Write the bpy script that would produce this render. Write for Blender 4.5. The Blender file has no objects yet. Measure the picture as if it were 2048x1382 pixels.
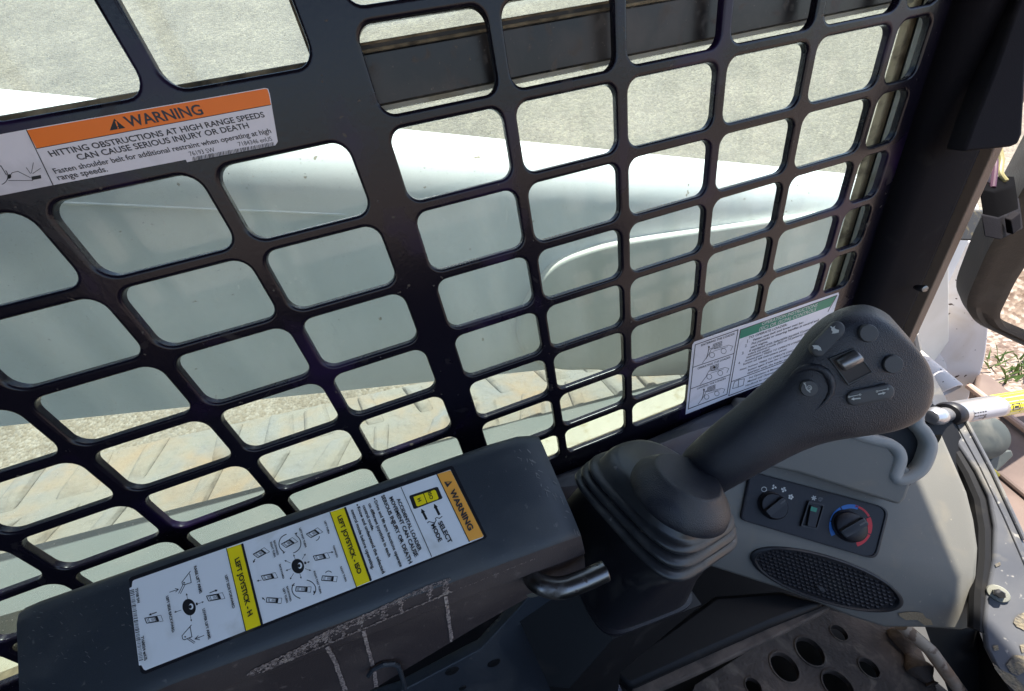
import bpy, bmesh, math, random
from mathutils import Vector as V, Matrix, geometry
from mathutils.bvhtree import BVHTree
random.seed(7)
C = bpy.context.scene.collection
rad = math.radians

# ------------------------------------------------------------------ camera
FPX = 728.6315                       # focal length in photograph pixels (2048 wide)
RX = V((0.93485932, -0.30361467, -0.1840005))
DN = V((-0.31221607, -0.45639692, -0.83320044))
FW = V((0.16899461, 0.83637311, -0.52146029))
CAM = V((-0.103558, -0.326178, -0.013174))
cd = bpy.data.cameras.new('camera'); cam = bpy.data.objects.new('camera', cd); C.objects.link(cam)
cd.sensor_width = 36; cd.lens = FPX / 2048 * 36; cd.clip_start = 0.01; cd.clip_end = 200
U_ = -DN; B_ = -FW
cam.matrix_world = Matrix(((RX.x, U_.x, B_.x, CAM.x), (RX.y, U_.y, B_.y, CAM.y), (RX.z, U_.z, B_.z, CAM.z), (0, 0, 0, 1)))
bpy.context.scene.camera = cam

# ------------------------------------------------------------------ light
SUN_AZ, SUN_EL = 25, 70              # measured from +X towards +Y
SUN_DIR = V((math.cos(rad(SUN_EL)) * math.cos(rad(SUN_AZ)), math.cos(rad(SUN_EL)) * math.sin(rad(SUN_AZ)), math.sin(rad(SUN_EL))))
w = bpy.data.worlds.new('World'); bpy.context.scene.world = w; w.use_nodes = True
nt = w.node_tree; bg = nt.nodes['Background']
sky = nt.nodes.new('ShaderNodeTexSky'); sky.sky_type = 'NISHITA'; sky.sun_disc = False
sky.sun_elevation = rad(SUN_EL); sky.sun_rotation = rad(90 - SUN_AZ); sky.dust_density = 2.0
nt.links.new(sky.outputs[0], bg.inputs[0]); bg.inputs[1].default_value = 0.14
sl = bpy.data.lights.new('sun', 'SUN'); so = bpy.data.objects.new('sun', sl); C.objects.link(so)
sl.energy = 5.0; sl.angle = rad(0.5); sl.color = (1, 0.95, 0.86)
so.rotation_euler = SUN_DIR.to_track_quat('Z', 'Y').to_euler(); so.location = SUN_DIR * 5
vs = bpy.context.scene.view_settings
vs.view_transform = 'Standard'; vs.look = 'None'; vs.gamma = 1; vs.use_curve_mapping = False; vs.exposure = 1.5
bpy.context.scene.cycles.use_denoising = True

# ------------------------------------------------------------------ geometry helpers
def ray(u, v):
    a, b = (u - 1024) / FPX, (v - 691) / FPX
    return RX * a + DN * b + FW
def D(u, v, d): return CAM + ray(u, v) * d
def PL(u, v, n, p):
    r = ray(u, v); return CAM + r * ((p - CAM).dot(n) / r.dot(n))
def Xp(u, v, x): return PL(u, v, V((1, 0, 0)), V((x, 0, 0)))
def Yp(u, v, y): return PL(u, v, V((0, 1, 0)), V((0, y, 0)))
def Zp(u, v, z): return PL(u, v, V((0, 0, 1)), V((0, 0, z)))

class MB:
    def __init__(s): s.v = []; s.f = []
    def pts(s, P):
        b = len(s.v); s.v += [tuple(p) for p in P]; return list(range(b, b + len(P)))
    def poly(s, P): s.f.append(s.pts(P))
    def loft(s, secs, closed=True, cap0=True, cap1=True):
        idx = [s.pts(q) for q in secs]; n = len(secs[0])
        for a, b in zip(idx, idx[1:]):
            for i in range(n if closed else n - 1):
                j = (i + 1) % n; s.f.append([a[i], a[j], b[j], b[i]])
        if cap0: s.f.append(idx[0][::-1])
        if cap1: s.f.append(idx[-1])
    def prism(s, P, t):
        s.loft([P, [p + t for p in P]])
    def box(s, c, ex, ey, ez):
        P = [c - ex - ey - ez, c + ex - ey - ez, c + ex + ey - ez, c - ex + ey - ez]
        s.prism(P, ez * 2)
    def abox(s, x0, x1, y0, y1, z0, z1):
        s.box(V(((x0 + x1) / 2, (y0 + y1) / 2, (z0 + z1) / 2)), V(((x1 - x0) / 2, 0, 0)), V((0, (y1 - y0) / 2, 0)), V((0, 0, (z1 - z0) / 2)))
    def tube(s, P, r, n=12, caps=True):
        secs = []; prev = None
        for i, p in enumerate(P):
            d = (P[min(i + 1, len(P) - 1)] - P[max(i - 1, 0)]).normalized()
            if prev is None: u = d.orthogonal().normalized()
            else: u = (prev - d * prev.dot(d)).normalized()
            prev = u; w_ = d.cross(u); rr = r[i] if isinstance(r, (list, tuple)) else r
            secs.append([p + (u * math.cos(t) + w_ * math.sin(t)) * rr for t in [2 * math.pi * k / n for k in range(n)]])
        s.loft(secs, True, caps, caps)
    def lathe(s, o, ax, prof, n=32, cap0=True, cap1=True):
        ax = ax.normalized(); u = ax.orthogonal().normalized(); w_ = ax.cross(u)
        s.loft([[o + ax * h + (u * math.cos(t) + w_ * math.sin(t)) * r for t in [2 * math.pi * k / n for k in range(n)]] for r, h in prof], True, cap0, cap1)

def mk(name, mb, mat, parent=None, smooth=True, ang=35, bevel=0, bseg=2, sub=0):
    me = bpy.data.meshes.new(name); me.from_pydata(mb.v, [], mb.f)
    bm = bmesh.new(); bm.from_mesh(me)
    bmesh.ops.remove_doubles(bm, verts=bm.verts, dist=1e-6)
    bmesh.ops.recalc_face_normals(bm, faces=bm.faces)
    bm.to_mesh(me); bm.free()
    if smooth:
        for p in me.polygons: p.use_smooth = True
        me.set_sharp_from_angle(angle=rad(ang))
    o = bpy.data.objects.new(name, me); C.objects.link(o)
    if mat: me.materials.append(mat)
    if parent is not None:
        o.parent = parent; root = parent
        M = parent_world(parent); o.matrix_parent_inverse = M.inverted()
    if bevel:
        m = o.modifiers.new('bevel', 'BEVEL'); m.width = bevel; m.segments = bseg; m.limit_method = 'ANGLE'; m.angle_limit = rad(28)
    if sub:
        m = o.modifiers.new('sub', 'SUBSURF'); m.levels = sub; m.render_levels = sub
    return o
def parent_world(p):
    M = Matrix.Translation(p.location)
    return M if p.parent is None else Matrix.Identity(4)
def thing(name, label, cat, loc, group=None):
    o = bpy.data.objects.new(name, None); C.objects.link(o); o.location = loc; o.empty_display_size = 0.02
    return tag(o, label, cat, group)
def tag(o, label, cat, group=None):
    o['label'] = label; o['category'] = cat
    if group: o['group'] = group
    return o
def structure(o, kind='structure'): o['kind'] = kind; return o

def rpoly(P, r, k=5):
    """closed polygon with corners rounded; r is a length or a list"""
    out = []; n = len(P)
    for i in range(n):
        a, p, b = P[i - 1], P[i], P[(i + 1) % n]
        rr = r[i] if isinstance(r, (list, tuple)) else r
        if rr <= 0: out.append(p); continue
        da, db = a - p, b - p
        ra, rb = min(rr, da.length * .48), min(rr, db.length * .48)
        A, B = p + da.normalized() * ra, p + db.normalized() * rb
        for j in range(k + 1):
            t = j / k; out.append(A * (1 - t) ** 2 + p * 2 * t * (1 - t) + B * t * t)
    return out
def crv(P, k=6):
    """Catmull-Rom through points"""
    out = []
    for i in range(len(P) - 1):
        p0, p1, p2, p3 = P[max(i - 1, 0)], P[i], P[i + 1], P[min(i + 2, len(P) - 1)]
        for j in range(k):
            t = j / k
            out.append(.5 * ((2 * p1) + (p2 - p0) * t + (2 * p0 - 5 * p1 + 4 * p2 - p3) * t * t + (3 * p1 - p0 - 3 * p2 + p3) * t ** 3))
    return out + [P[-1]]

# ------------------------------------------------------------------ materials
def mat(name, col, rough=.5, metal=0, spec=.5, var=None, bump=None, dust=None, scr=None, coat=0):
    """var=(colour2, scale, lo, hi) large stains and painted sheen; bump=(scale, height); dust=(colour, scale, lo, hi, flat) dirt; scr=(colour, scale, lo, hi) fine marks"""
    m = bpy.data.materials.new(name); m.use_nodes = True; t = m.node_tree; N = t.nodes; L = t.links
    b = N['Principled BSDF']; b.inputs['Base Color'].default_value = (*col, 1); b.inputs['Roughness'].default_value = rough
    b.inputs['Metallic'].default_value = metal; b.inputs['Specular IOR Level'].default_value = spec
    if coat: b.inputs['Coat Weight'].default_value = coat; b.inputs['Coat Roughness'].default_value = .15
    tc = N.new('ShaderNodeTexCoord'); src = tc.outputs['Object']; colout = None; rout = None
    def layer(colout, rout, c2, sc, lo, hi, det, rr, dist=0, stretch=None):
        vec = src
        if stretch:
            mp = N.new('ShaderNodeMapping'); mp.inputs['Scale'].default_value = stretch; L.new(src, mp.inputs[0]); vec = mp.outputs[0]
        n = N.new('ShaderNodeTexNoise'); n.inputs['Scale'].default_value = sc; n.inputs['Detail'].default_value = det; n.inputs['Distortion'].default_value = dist
        L.new(vec, n.inputs['Vector'])
        r = N.new('ShaderNodeMapRange'); r.inputs['From Min'].default_value = lo; r.inputs['From Max'].default_value = hi; L.new(n.outputs[0], r.inputs[0])
        mx = N.new('ShaderNodeMix'); mx.data_type = 'RGBA'; L.new(r.outputs[0], mx.inputs['Factor'])
        if colout is None: mx.inputs['A'].default_value = (*col, 1)
        else: L.new(colout, mx.inputs['A'])
        mx.inputs['B'].default_value = (*c2, 1)
        mr = N.new('ShaderNodeMix'); L.new(r.outputs[0], mr.inputs['Factor'])
        if rout is None: mr.inputs['A'].default_value = rough
        else: L.new(rout, mr.inputs['A'])
        mr.inputs['B'].default_value = rr
        return mx.outputs['Result'], mr.outputs['Result']
    if var: colout, rout = layer(colout, rout, var[0], var[1], var[2], var[3], 5, min(1, rough + .1), .3)
    if dust: colout, rout = layer(colout, rout, dust[0], dust[1], dust[2], dust[3], 8, .85, .6, dust[4] if len(dust) > 4 else None)
    if scr: colout, rout = layer(colout, rout, scr[0], scr[1], scr[2], scr[3], 2, .7, 0, scr[4] if len(scr) > 4 else None)
    if colout is not None: L.new(colout, b.inputs['Base Color']); L.new(rout, b.inputs['Roughness'])
    if bump:
        n = N.new('ShaderNodeTexNoise'); n.inputs['Scale'].default_value = bump[0]; n.inputs['Detail'].default_value = 3; L.new(src, n.inputs['Vector'])
        bp = N.new('ShaderNodeBump'); bp.inputs['Distance'].default_value = bump[1]; bp.inputs['Strength'].default_value = 1
        L.new(n.outputs[0], bp.inputs['Height']); L.new(bp.outputs[0], b.inputs['Normal'])
    return m
def leather(name, col, rough, sc, h, dust=None):
    m = mat(name, col, rough, dust=dust); t = m.node_tree; N = t.nodes; L = t.links
    tc = N.new('ShaderNodeTexCoord'); vo = N.new('ShaderNodeTexVoronoi'); vo.inputs['Scale'].default_value = sc; L.new(tc.outputs['Object'], vo.inputs['Vector'])
    bp = N.new('ShaderNodeBump'); bp.inputs['Distance'].default_value = h; L.new(vo.outputs['Distance'], bp.inputs['Height']); L.new(bp.outputs[0], N['Principled BSDF'].inputs['Normal'])
    return m
def gravel(name, c1, c2, c3, sc, h):
    m = bpy.data.materials.new(name); m.use_nodes = True; t = m.node_tree; N = t.nodes; L = t.links
    b = N['Principled BSDF']; b.inputs['Roughness'].default_value = .9; b.inputs['Specular IOR Level'].default_value = .2
    tc = N.new('ShaderNodeTexCoord')
    vo = N.new('ShaderNodeTexVoronoi'); vo.inputs['Scale'].default_value = sc; L.new(tc.outputs['Object'], vo.inputs['Vector'])
    sp = N.new('ShaderNodeSeparateColor'); L.new(vo.outputs['Color'], sp.inputs[0])
    r = N.new('ShaderNodeValToRGB'); e = r.color_ramp.elements; e[0].color = (*c1, 1); e[1].color = (*c3, 1); e[0].position = .1; e[1].position = .95
    k = e.new(.55); k.color = (*c2, 1); L.new(sp.outputs[0], r.inputs[0])
    n = N.new('ShaderNodeTexNoise'); n.inputs['Scale'].default_value = sc * .06; n.inputs['Detail'].default_value = 6; L.new(tc.outputs['Object'], n.inputs['Vector'])
    mx = N.new('ShaderNodeMix'); mx.data_type = 'RGBA'; mx.blend_type = 'MULTIPLY'; mx.inputs['Factor'].default_value = .45
    mr = N.new('ShaderNodeMapRange'); mr.inputs['From Min'].default_value = .3; mr.inputs['From Max'].default_value = .7; mr.inputs['To Min'].default_value = .55; mr.inputs['To Max'].default_value = 1.15
    L.new(n.outputs[0], mr.inputs[0]); L.new(r.outputs[0], mx.inputs['A']); L.new(mr.outputs[0], mx.inputs['B']); L.new(mx.outputs['Result'], b.inputs['Base Color'])
    bp = N.new('ShaderNodeBump'); bp.inputs['Distance'].default_value = h; bp.invert = True; L.new(vo.outputs['Distance'], bp.inputs['Height']); L.new(bp.outputs[0], b.inputs['Normal'])
    return m

M = {}
M['guard'] = mat('guard_paint', (.0075, .0062, .0125), .24, spec=.36, var=((.015, .0062, .034), 9, .54, .66), bump=(300, .00009), dust=((.06, .05, .048), 30, .62, .85), scr=((.10, .085, .07), 140, .735, .77))  # purple var patches are a painted sheen over the black paint
M['black'] = mat('black_plastic', (.0085, .0072, .0095), .82, spec=.12, bump=(900, .0002), dust=((.03, .028, .028), 26, .6, .9))
M['trim'] = mat('trim_plastic', (.017, .014, .018), .7, spec=.2, bump=(1400, .0002), dust=((.04, .036, .036), 22, .55, .9))
M['cover'] = mat('console_cover_plastic', (.030, .036, .045), .44, bump=(1100, .00014), dust=((.085, .086, .084), 9, .46, .80), scr=((.13, .13, .125), 160, .69, .80))
M['coverlow'] = mat('console_cover_dusty', (.046, .034, .034), .6, bump=(900, .0002), var=((.085, .064, .058), 14, .42, .72), dust=((.13, .10, .09), 200, .62, .76))
M['rubber'] = mat('boot_rubber', (.028, .029, .033), .34, bump=(700, .00010), dust=((.10, .094, .088), 20, .50, .80), scr=((.17, .16, .15), 130, .68, .77))
M['handle'] = leather('handle_grain', (.024, .025, .034), .34, 1500, .00024, dust=((.085, .08, .077), 26, .54, .82))
M['button'] = mat('button_grey', (.075, .073, .075), .55, bump=(1500, .0001))
M['icon'] = mat('icon_white', (.62, .62, .58), .6)
M['grey'] = mat('grey_console', (.170, .164, .144), .6, bump=(1500, .00016), var=((.20, .19, .165), 5, .45, .7), dust=((.235, .21, .165), 22, .58, .82), scr=((.27, .245, .20), 240, .71, .78))
M['greylip_lit'] = mat('grey_console_lip_lit', (.33, .322, .295), .55, bump=(1500, .00015))  # console grey made lighter for the sunlight on the lip
M['white'] = mat('white_paint', (.87, .87, .86), .40, var=((.78, .785, .76), 2.2, .42, .66), dust=((.60, .585, .52), 9, .58, .84, (1, 1, .35)), scr=((.34, .29, .22), 60, .715, .74))
M['paper'] = mat('label_white', (.80, .81, .83), .42, dust=((.55, .54, .50), 30, .56, .85))
M['paper2'] = mat('label_white_side', (.78, .75, .80), .42, dust=((.5, .48, .5), 30, .58, .85))
M['ink'] = mat('label_black', (.012, .012, .014), .5)
M['inksoft'] = mat('label_black_worn', (.035, .034, .04), .5)
M['orange'] = mat('label_orange', (.96, .20, .0), .42)
M['amber'] = mat('label_amber', (.95, .42, .07), .42)
M['yellow'] = mat('label_yellow', (.95, .74, .012), .42)
M['green'] = mat('label_green', (.005, .22, .14), .42)
M['steel'] = mat('worn_steel', (.20, .20, .205), .30, metal=1, dust=((.09, .08, .07), 60, .52, .75), scr=((.08, .07, .065), 160, .64, .7))
M['chrome'] = mat('chrome', (.50, .50, .52), .28, metal=.75)
M['darkplate'] = mat('dark_painted_plate', (.085, .090, .105), .34, var=((.13, .13, .135), 14, .40, .75), dust=((.24, .215, .16), 20, .52, .80), scr=((.28, .27, .25), 170, .66, .74, (1, 1, .4)))
M['void'] = mat('dark_steel_and_shade', (.008, .008, .009), .55, spec=.3, dust=((.03, .027, .024), 30, .58, .85))  # near-black steel, also used for shade in recesses and gaps
M['floorbrown'] = mat('muddy_steel', (.078, .060, .048), .75, var=((.165, .125, .098), 16, .42, .7), bump=(160, .0015), dust=((.21, .165, .125), 40, .56, .72))
M['brownbar'] = mat('muddy_edge', (.13, .10, .08), .8, var=((.05, .04, .035), 30, .4, .7), bump=(220, .001))
M['grate'] = mat('speaker_black', (.014, .014, .017), .5)
M['panel'] = mat('panel_black', (.012, .0115, .015), .42, spec=.35, bump=(1200, .0001), dust=((.06, .055, .048), 30, .58, .85))
M['blue'] = mat('dial_blue', (.012, .14, .46), .5)
M['red'] = mat('dial_red', (.55, .012, .02), .5)
M['lamp'] = mat('switch_green', (.01, .20, .11), .3)
M['mud'] = mat('dried_mud', (.34, .265, .235), .95, var=((.14, .108, .10), 420, .42, .60), bump=(600, .0005), dust=((.46, .37, .31), 120, .56, .72))
M['seal'] = mat('dirty_seal', (.20, .16, .10), .8, var=((.05, .042, .03), 60, .40, .65), bump=(180, .0012), dust=((.34, .28, .18), 30, .5, .75))
M['sealdark'] = mat('dark_seal', (.020, .019, .017), .6, dust=((.16, .13, .09), 50, .55, .8))
M['alu'] = mat('pale_frame', (.28, .26, .20), .5, dust=((.20, .165, .10), 40, .52, .72))
M['rail'] = mat('rail_black', (.012, .0108, .0115), .28, spec=.4, var=((.065, .056, .050), 20, .42, .70), dust=((.12, .105, .09), 70, .56, .78), scr=((.15, .13, .11), 240, .70, .76))  # var mottling stands in for reflections on the rail
M['ledge'] = mat('grey_ledge', (.095, .106, .102), .6, scr=((.16, .17, .16), 40, .66, .7, (.2, 1, 1)), dust=((.125, .125, .115), 8, .45, .8))
M['track'] = mat('dusty_track', (.172, .158, .130), .95, var=((.21, .155, .10), 6, .44, .66), bump=(26, .012), dust=((.145, .145, .138), 10, .45, .72))
M['mirrorrubber'] = mat('mirror_housing', (.022, .020, .019), .6, bump=(300, .0004), dust=((.075, .066, .056), 22, .5, .8))
M['rusty'] = mat('rusty_brown_plate', (.125, .085, .068), .75, var=((.075, .052, .045), 8, .4, .7), dust=((.18, .135, .11), 6, .5, .8))
M['palepink'] = mat('sunlit_panel', (.66, .62, .60), .55, dust=((.52, .44, .36), 8, .50, .75), scr=((.05, .025, .015), 70, .70, .72))
M['pinkwire'] = mat('wire_purple', (.07, .018, .045), .6); M['greywire'] = mat('wire_grey', (.16, .14, .15), .5); M['yellowwire'] = mat('wire_yellow', (.28, .24, .09), .5)
M['gravel'] = gravel('gravel_pink', (.13, .09, .07), (.25, .19, .152), (.38, .315, .27), 78, .008)
M['bank'] = gravel('gravel_grey', (.21, .178, .140), (.25, .216, .174), (.305, .262, .197), 60, .004)
M['gravelpale'] = gravel('gravel_pale', (.175, .142, .10), (.22, .185, .138), (.265, .23, .18), 80, .004)
M['grass'] = mat('grass', (.10, .17, .035), .6)
M['disc'] = mat('weathered_disc', (.06, .068, .064), .55, dust=((.16, .16, .14), 20, .5, .8))

def glass_mat():
    m = bpy.data.materials.new('dusty_glass'); m.use_nodes = True; t = m.node_tree; N = t.nodes; L = t.links
    for n in list(N): N.remove(n)
    out = N.new('ShaderNodeOutputMaterial'); tr = N.new('ShaderNodeBsdfTransparent'); tr.inputs[0].default_value = (.805, .878, .872, 1)
    gl = N.new('ShaderNodeBsdfGlossy'); gl.inputs['Roughness'].default_value = .05
    lw = N.new('ShaderNodeLayerWeight'); lw.inputs[0].default_value = .5
    pw = N.new('ShaderNodeMath'); pw.operation = 'POWER'; L.new(lw.outputs['Facing'], pw.inputs[0]); pw.inputs[1].default_value = 5
    fr = N.new('ShaderNodeMath'); fr.operation = 'MULTIPLY_ADD'; L.new(pw.outputs[0], fr.inputs[0]); fr.inputs[1].default_value = .6; fr.inputs[2].default_value = .03
    m1 = N.new('ShaderNodeMixShader'); L.new(fr.outputs[0], m1.inputs[0]); L.new(tr.outputs[0], m1.inputs[1]); L.new(gl.outputs[0], m1.inputs[2])
    df = N.new('ShaderNodeBsdfDiffuse'); df.inputs[0].default_value = (.66, .66, .58, 1)
    tl = N.new('ShaderNodeBsdfTranslucent'); tl.inputs[0].default_value = (.66, .68, .62, 1)
    ds = N.new('ShaderNodeMixShader'); ds.inputs[0].default_value = .6; L.new(df.outputs[0], ds.inputs[1]); L.new(tl.outputs[0], ds.inputs[2])
    tc = N.new('ShaderNodeTexCoord')
    def nz(sc, lo, hi, to, det=4, mp=None):
        n = N.new('ShaderNodeTexNoise'); n.inputs['Scale'].default_value = sc; n.inputs['Detail'].default_value = det
        if mp:
            q = N.new('ShaderNodeMapping'); q.inputs['Rotation'].default_value = (0, rad(35), 0); q.inputs['Scale'].default_value = mp; L.new(tc.outputs['Object'], q.inputs[0]); L.new(q.outputs[0], n.inputs['Vector'])
        else: L.new(tc.outputs['Object'], n.inputs['Vector'])
        r = N.new('ShaderNodeMapRange'); r.inputs[1].default_value = lo; r.inputs[2].default_value = hi; r.inputs[4].default_value = to; L.new(n.outputs[0], r.inputs[0]); return r.outputs[0]
    def add(a, b):
        k = N.new('ShaderNodeMath'); L.new(a, k.inputs[0]); L.new(b, k.inputs[1]); k.use_clamp = True; return k.outputs[0]
    film = add(add(nz(9, .3, .75, .10), nz(22, .48, .75, .10, 5, (1, 1, .12))), add(nz(520, .735, .77, .5, 1), nz(120, .70, .78, .12, 6, (1, 1, .25))))
    base = N.new('ShaderNodeMath'); base.inputs[1].default_value = .02; L.new(film, base.inputs[0])
    m2 = N.new('ShaderNodeMixShader'); L.new(base.outputs[0], m2.inputs[0]); L.new(m1.outputs[0], m2.inputs[1]); L.new(ds.outputs[0], m2.inputs[2])
    dk = N.new('ShaderNodeBsdfDiffuse'); dk.inputs[0].default_value = (.05, .045, .035, 1)
    spk = add(nz(560, .775, .795, .5, 1), nz(260, .795, .81, .5, 2, (1, 1, .35)))
    m3 = N.new('ShaderNodeMixShader'); L.new(spk, m3.inputs[0]); L.new(m2.outputs[0], m3.inputs[1]); L.new(dk.outputs[0], m3.inputs[2])
    L.new(m3.outputs[0], out.inputs[0]); return m
M['glass'] = glass_mat()
def mirror_mat():
    m = mat('mirror_glass', (.85, .85, .82), .03, metal=1); return m
M['mirror'] = mirror_mat()

# ------------------------------------------------------------------ flat printing on planes
class Plane:
    def __init__(s, n, p):
        s.n = n.normalized(); s.p = p
        if s.n.dot(CAM - p) < 0: s.n = -s.n
    def at(s, u, v, lift=0): return PL(u, v, s.n, s.p + s.n * lift)
class Sheet:
    """collects flat ink shapes given as pixel outlines and puts them on a plane"""
    def __init__(s, plane, cv=lambda x, y: (x, y)): s.pl = plane; s.cv = cv; s.mb = {}
    def _mb(s, m): return s.mb.setdefault(m, MB())
    def poly(s, pts, m, lift=.0004, raw=False):
        P = [s.pl.at(*(q if raw else s.cv(*q)), lift) for q in pts]
        tri = geometry.tessellate_polygon([P])
        b = s._mb(m); i = b.pts(P)
        for t in tri: b.f.append([i[k] for k in t])
    def line(s, pts, wd, m, lift=.0004, closed=False):
        pts = list(pts) + ([pts[0]] if closed else [])
        for (x0, y0), (x1, y1) in zip(pts, pts[1:]):
            dx, dy = x1 - x0, y1 - y0; l = math.hypot(dx, dy) or 1; nx, ny = -dy / l * wd / 2, dx / l * wd / 2; ex, ey = dx / l * wd / 2, dy / l * wd / 2
            s.poly([(x0 + nx - ex, y0 + ny - ey), (x1 + nx + ex, y1 + ny + ey), (x1 - nx + ex, y1 - ny + ey), (x0 - nx - ex, y0 - ny - ey)], m, lift)
    def ell(s, c, rx, ry, m, lift=.0004, n=28, rot=0):
        s.poly([(c[0] + rx * math.cos(t) * math.cos(rot) - ry * math.sin(t) * math.sin(rot), c[1] + rx * math.cos(t) * math.sin(rot) + ry * math.sin(t) * math.cos(rot)) for t in [2 * math.pi * k / n for k in range(n)]], m, lift)
    def arc(s, c, r, a0, a1, wd, m, lift=.0004, sy=1, n=14):
        s.line([(c[0] + r * math.cos(rad(a0 + (a1 - a0) * k / n)), c[1] + sy * r * math.sin(rad(a0 + (a1 - a0) * k / n))) for k in range(n + 1)], wd, m, lift)
    def arrow(s, a, b, wd, hd, m, lift=.0004):
        dx, dy = b[0] - a[0], b[1] - a[1]; l = math.hypot(dx, dy); ux, uy = dx / l, dy / l
        q = (b[0] - ux * hd, b[1] - uy * hd); s.line([a, q], wd, m, lift)
        s.poly([b, (q[0] - uy * hd * .5, q[1] + ux * hd * .5), (q[0] + uy * hd * .5, q[1] - ux * hd * .5)], m, lift)
    def text(s, st, a, b, m, lift=.00045, bold=.0, hs=1.0, raw=False):
        A = s.pl.at(*(a if raw else s.cv(*a)), lift); B = s.pl.at(*(b if raw else s.cv(*b)), lift)
        cu = bpy.data.curves.new('t', 'FONT'); cu.body = st; cu.size = 1; cu.resolution_u = 3; cu.offset = bold
        ob = bpy.data.objects.new('t', cu); C.objects.link(ob)
        dg = bpy.context.evaluated_depsgraph_get(); dg.update(); me = bpy.data.meshes.new_from_object(ob.evaluated_get(dg))
        bpy.data.objects.remove(ob); bpy.data.curves.remove(cu)
        xs = [v.co.x for v in me.vertices]; x0, x1 = min(xs), max(xs)
        dirv = B - A; L_ = dirv.length; sc = L_ / (x1 - x0); dirv.normalize(); up = s.pl.n.cross(dirv)
        mb = s._mb(m); i = mb.pts([A + dirv * ((v.co.x - x0) * sc) + up * (v.co.y * sc * hs) for v in me.vertices])
        for p in me.polygons: mb.f.append([i[k] for k in p.vertices])
        bpy.data.meshes.remove(me)
    def flush(s, parent, names):
        for m, b in s.mb.items(): mk(names.get(m, 'print'), b, M[m], parent, smooth=False)

# =================================================================== WORLD OUTSIDE
GZ = -1.25
mb = MB(); mb.poly([V((-60, -60, GZ)), V((60, -60, GZ)), V((60, 60, GZ)), V((-60, 60, GZ))])
structure(mk('ground', mb, M['gravel'], smooth=False))
# gravel bank rising behind the loader
mb = MB(); xs = [-9 + i * .5 for i in range(37)]; prof = [(.75, GZ + .004), (.95, GZ + .03), (1.2, GZ + .16), (1.6, GZ + .42), (2.4, GZ + 1.0), (4, GZ + 2.2), (7, GZ + 4.4), (9, GZ + 5.2), (14, GZ + 5.4)]
mb.loft([[V((x, y + .05 * math.sin(x * 1.7 + y), z + .03 * math.sin(x * 2.3 + 3 * y))) for (y, z) in prof] for x in xs], closed=False, cap0=False, cap1=False)
structure(mk('bank_terrain', mb, M['bank'], ang=80))

# =================================================================== LIFT ARM
def armz(x, z): return V((x, 0, z - .28 * (x + .1)))
arm = thing('lift_arm', 'long white painted lift arm sloping down outside the dusty side window', 'lift arm', (-.1, .33, -.45))
sec = [(.25, -.405), (.25, -.085)] + [(.25 + .085 * (1 - math.cos(a)) , -.085 + .098 * math.sin(a)) for a in [rad(q) for q in (15, 30, 45, 60, 75, 90)]] + [(.352, .013), (.362, .0), (.362, -.405)]
mb = MB(); mb.loft([[V((x, y, z - .28 * (x + .1))) for y, z in sec] for x in (-1.6, -1.0, -.4, .2, .8, 1.3)])
mk('beam', mb, M['white'], arm, ang=40)
mb = MB(); mb.tube([Yp(u, v, .25) for u, v in ((60, 402), (105, 405), (250, 411), (400, 418), (560, 424), (690, 430))], .0016, 8)
mk('weld_seam', mb, M['white'], arm)
# welded box on the inner face of the arm, with a rounded rear end
o_ = [(1365, 752), (1261, 755), (1200, 742), (1130, 742), (1075, 728), (1040, 690), (1040, 640), (1062, 590), (1085, 556), (1120, 524), (1180, 500), (1260, 481), (1440, 455), (1650, 425), (1900, 395), (1900, 740)]
P = [Yp(u, v, .232) for u, v in o_]; P = crv(P[:14], 4) + P[14:]
mb = MB(); mb.prism(P, V((0, .020, 0)))
mk('cover_plate', mb, mat('dusty_white', (.74, .73, .67), .5, var=((.62, .60, .52), 5, .4, .7)), arm, ang=70, bevel=.007, bseg=4)

# =================================================================== TRACK
trk = thing('rubber_track', 'dusty rubber crawler track with wide lugs seen low through the window', 'track', (-.1, .45, -.9))
TS = -.135
def tz(x): return -.645 + TS * x
y0, y1 = .30, .61
mb = MB()
mb.loft([[V((x, y0, tz(x))), V((x, y1, tz(x))), V((x, y1, tz(x) - .06)), V((x, y0, tz(x) - .06))] for x in (-1.5, 1.1)])
for k in range(21):
    x = -1.45 + k * .122 + random.uniform(-.022, .022)
    for (ya, yb, sh) in ((y0 + .005, .452, .035), (.462, y1 - .005, -.035)):
        wl_ = random.uniform(.035, .075); sh *= random.uniform(.3, 1.5); j = lambda: random.uniform(-.012, .012); q = [V((x + j(), ya, 0)), V((x + wl_ + j(), ya, 0)), V((x + wl_ + sh + j(), yb + j(), 0)), V((x + sh + j(), yb + j(), 0))]
        mid = (q[0] + q[2]) / 2; top = [mid + (p - mid) * .62 for p in q]
        mb.loft([[V((p.x, p.y, tz(p.x) - .002)) for p in q], [V((p.x, p.y, tz(p.x) + .012 + random.uniform(-.003, .004))) for p in top]])
mk('tread', mb, M['track'], trk, ang=40, bevel=.006)
# pale spill of gravel between track and arm
mb = MB(); mb.poly([V((-3, .3, GZ + .006)), V((1.2, .3, GZ + .006)), V((1.2, 2.2, GZ + .7)), V((-3, 2.2, GZ + .7))])
structure(mk('gravel_strip', mb, M['gravelpale'], smooth=False))

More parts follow.
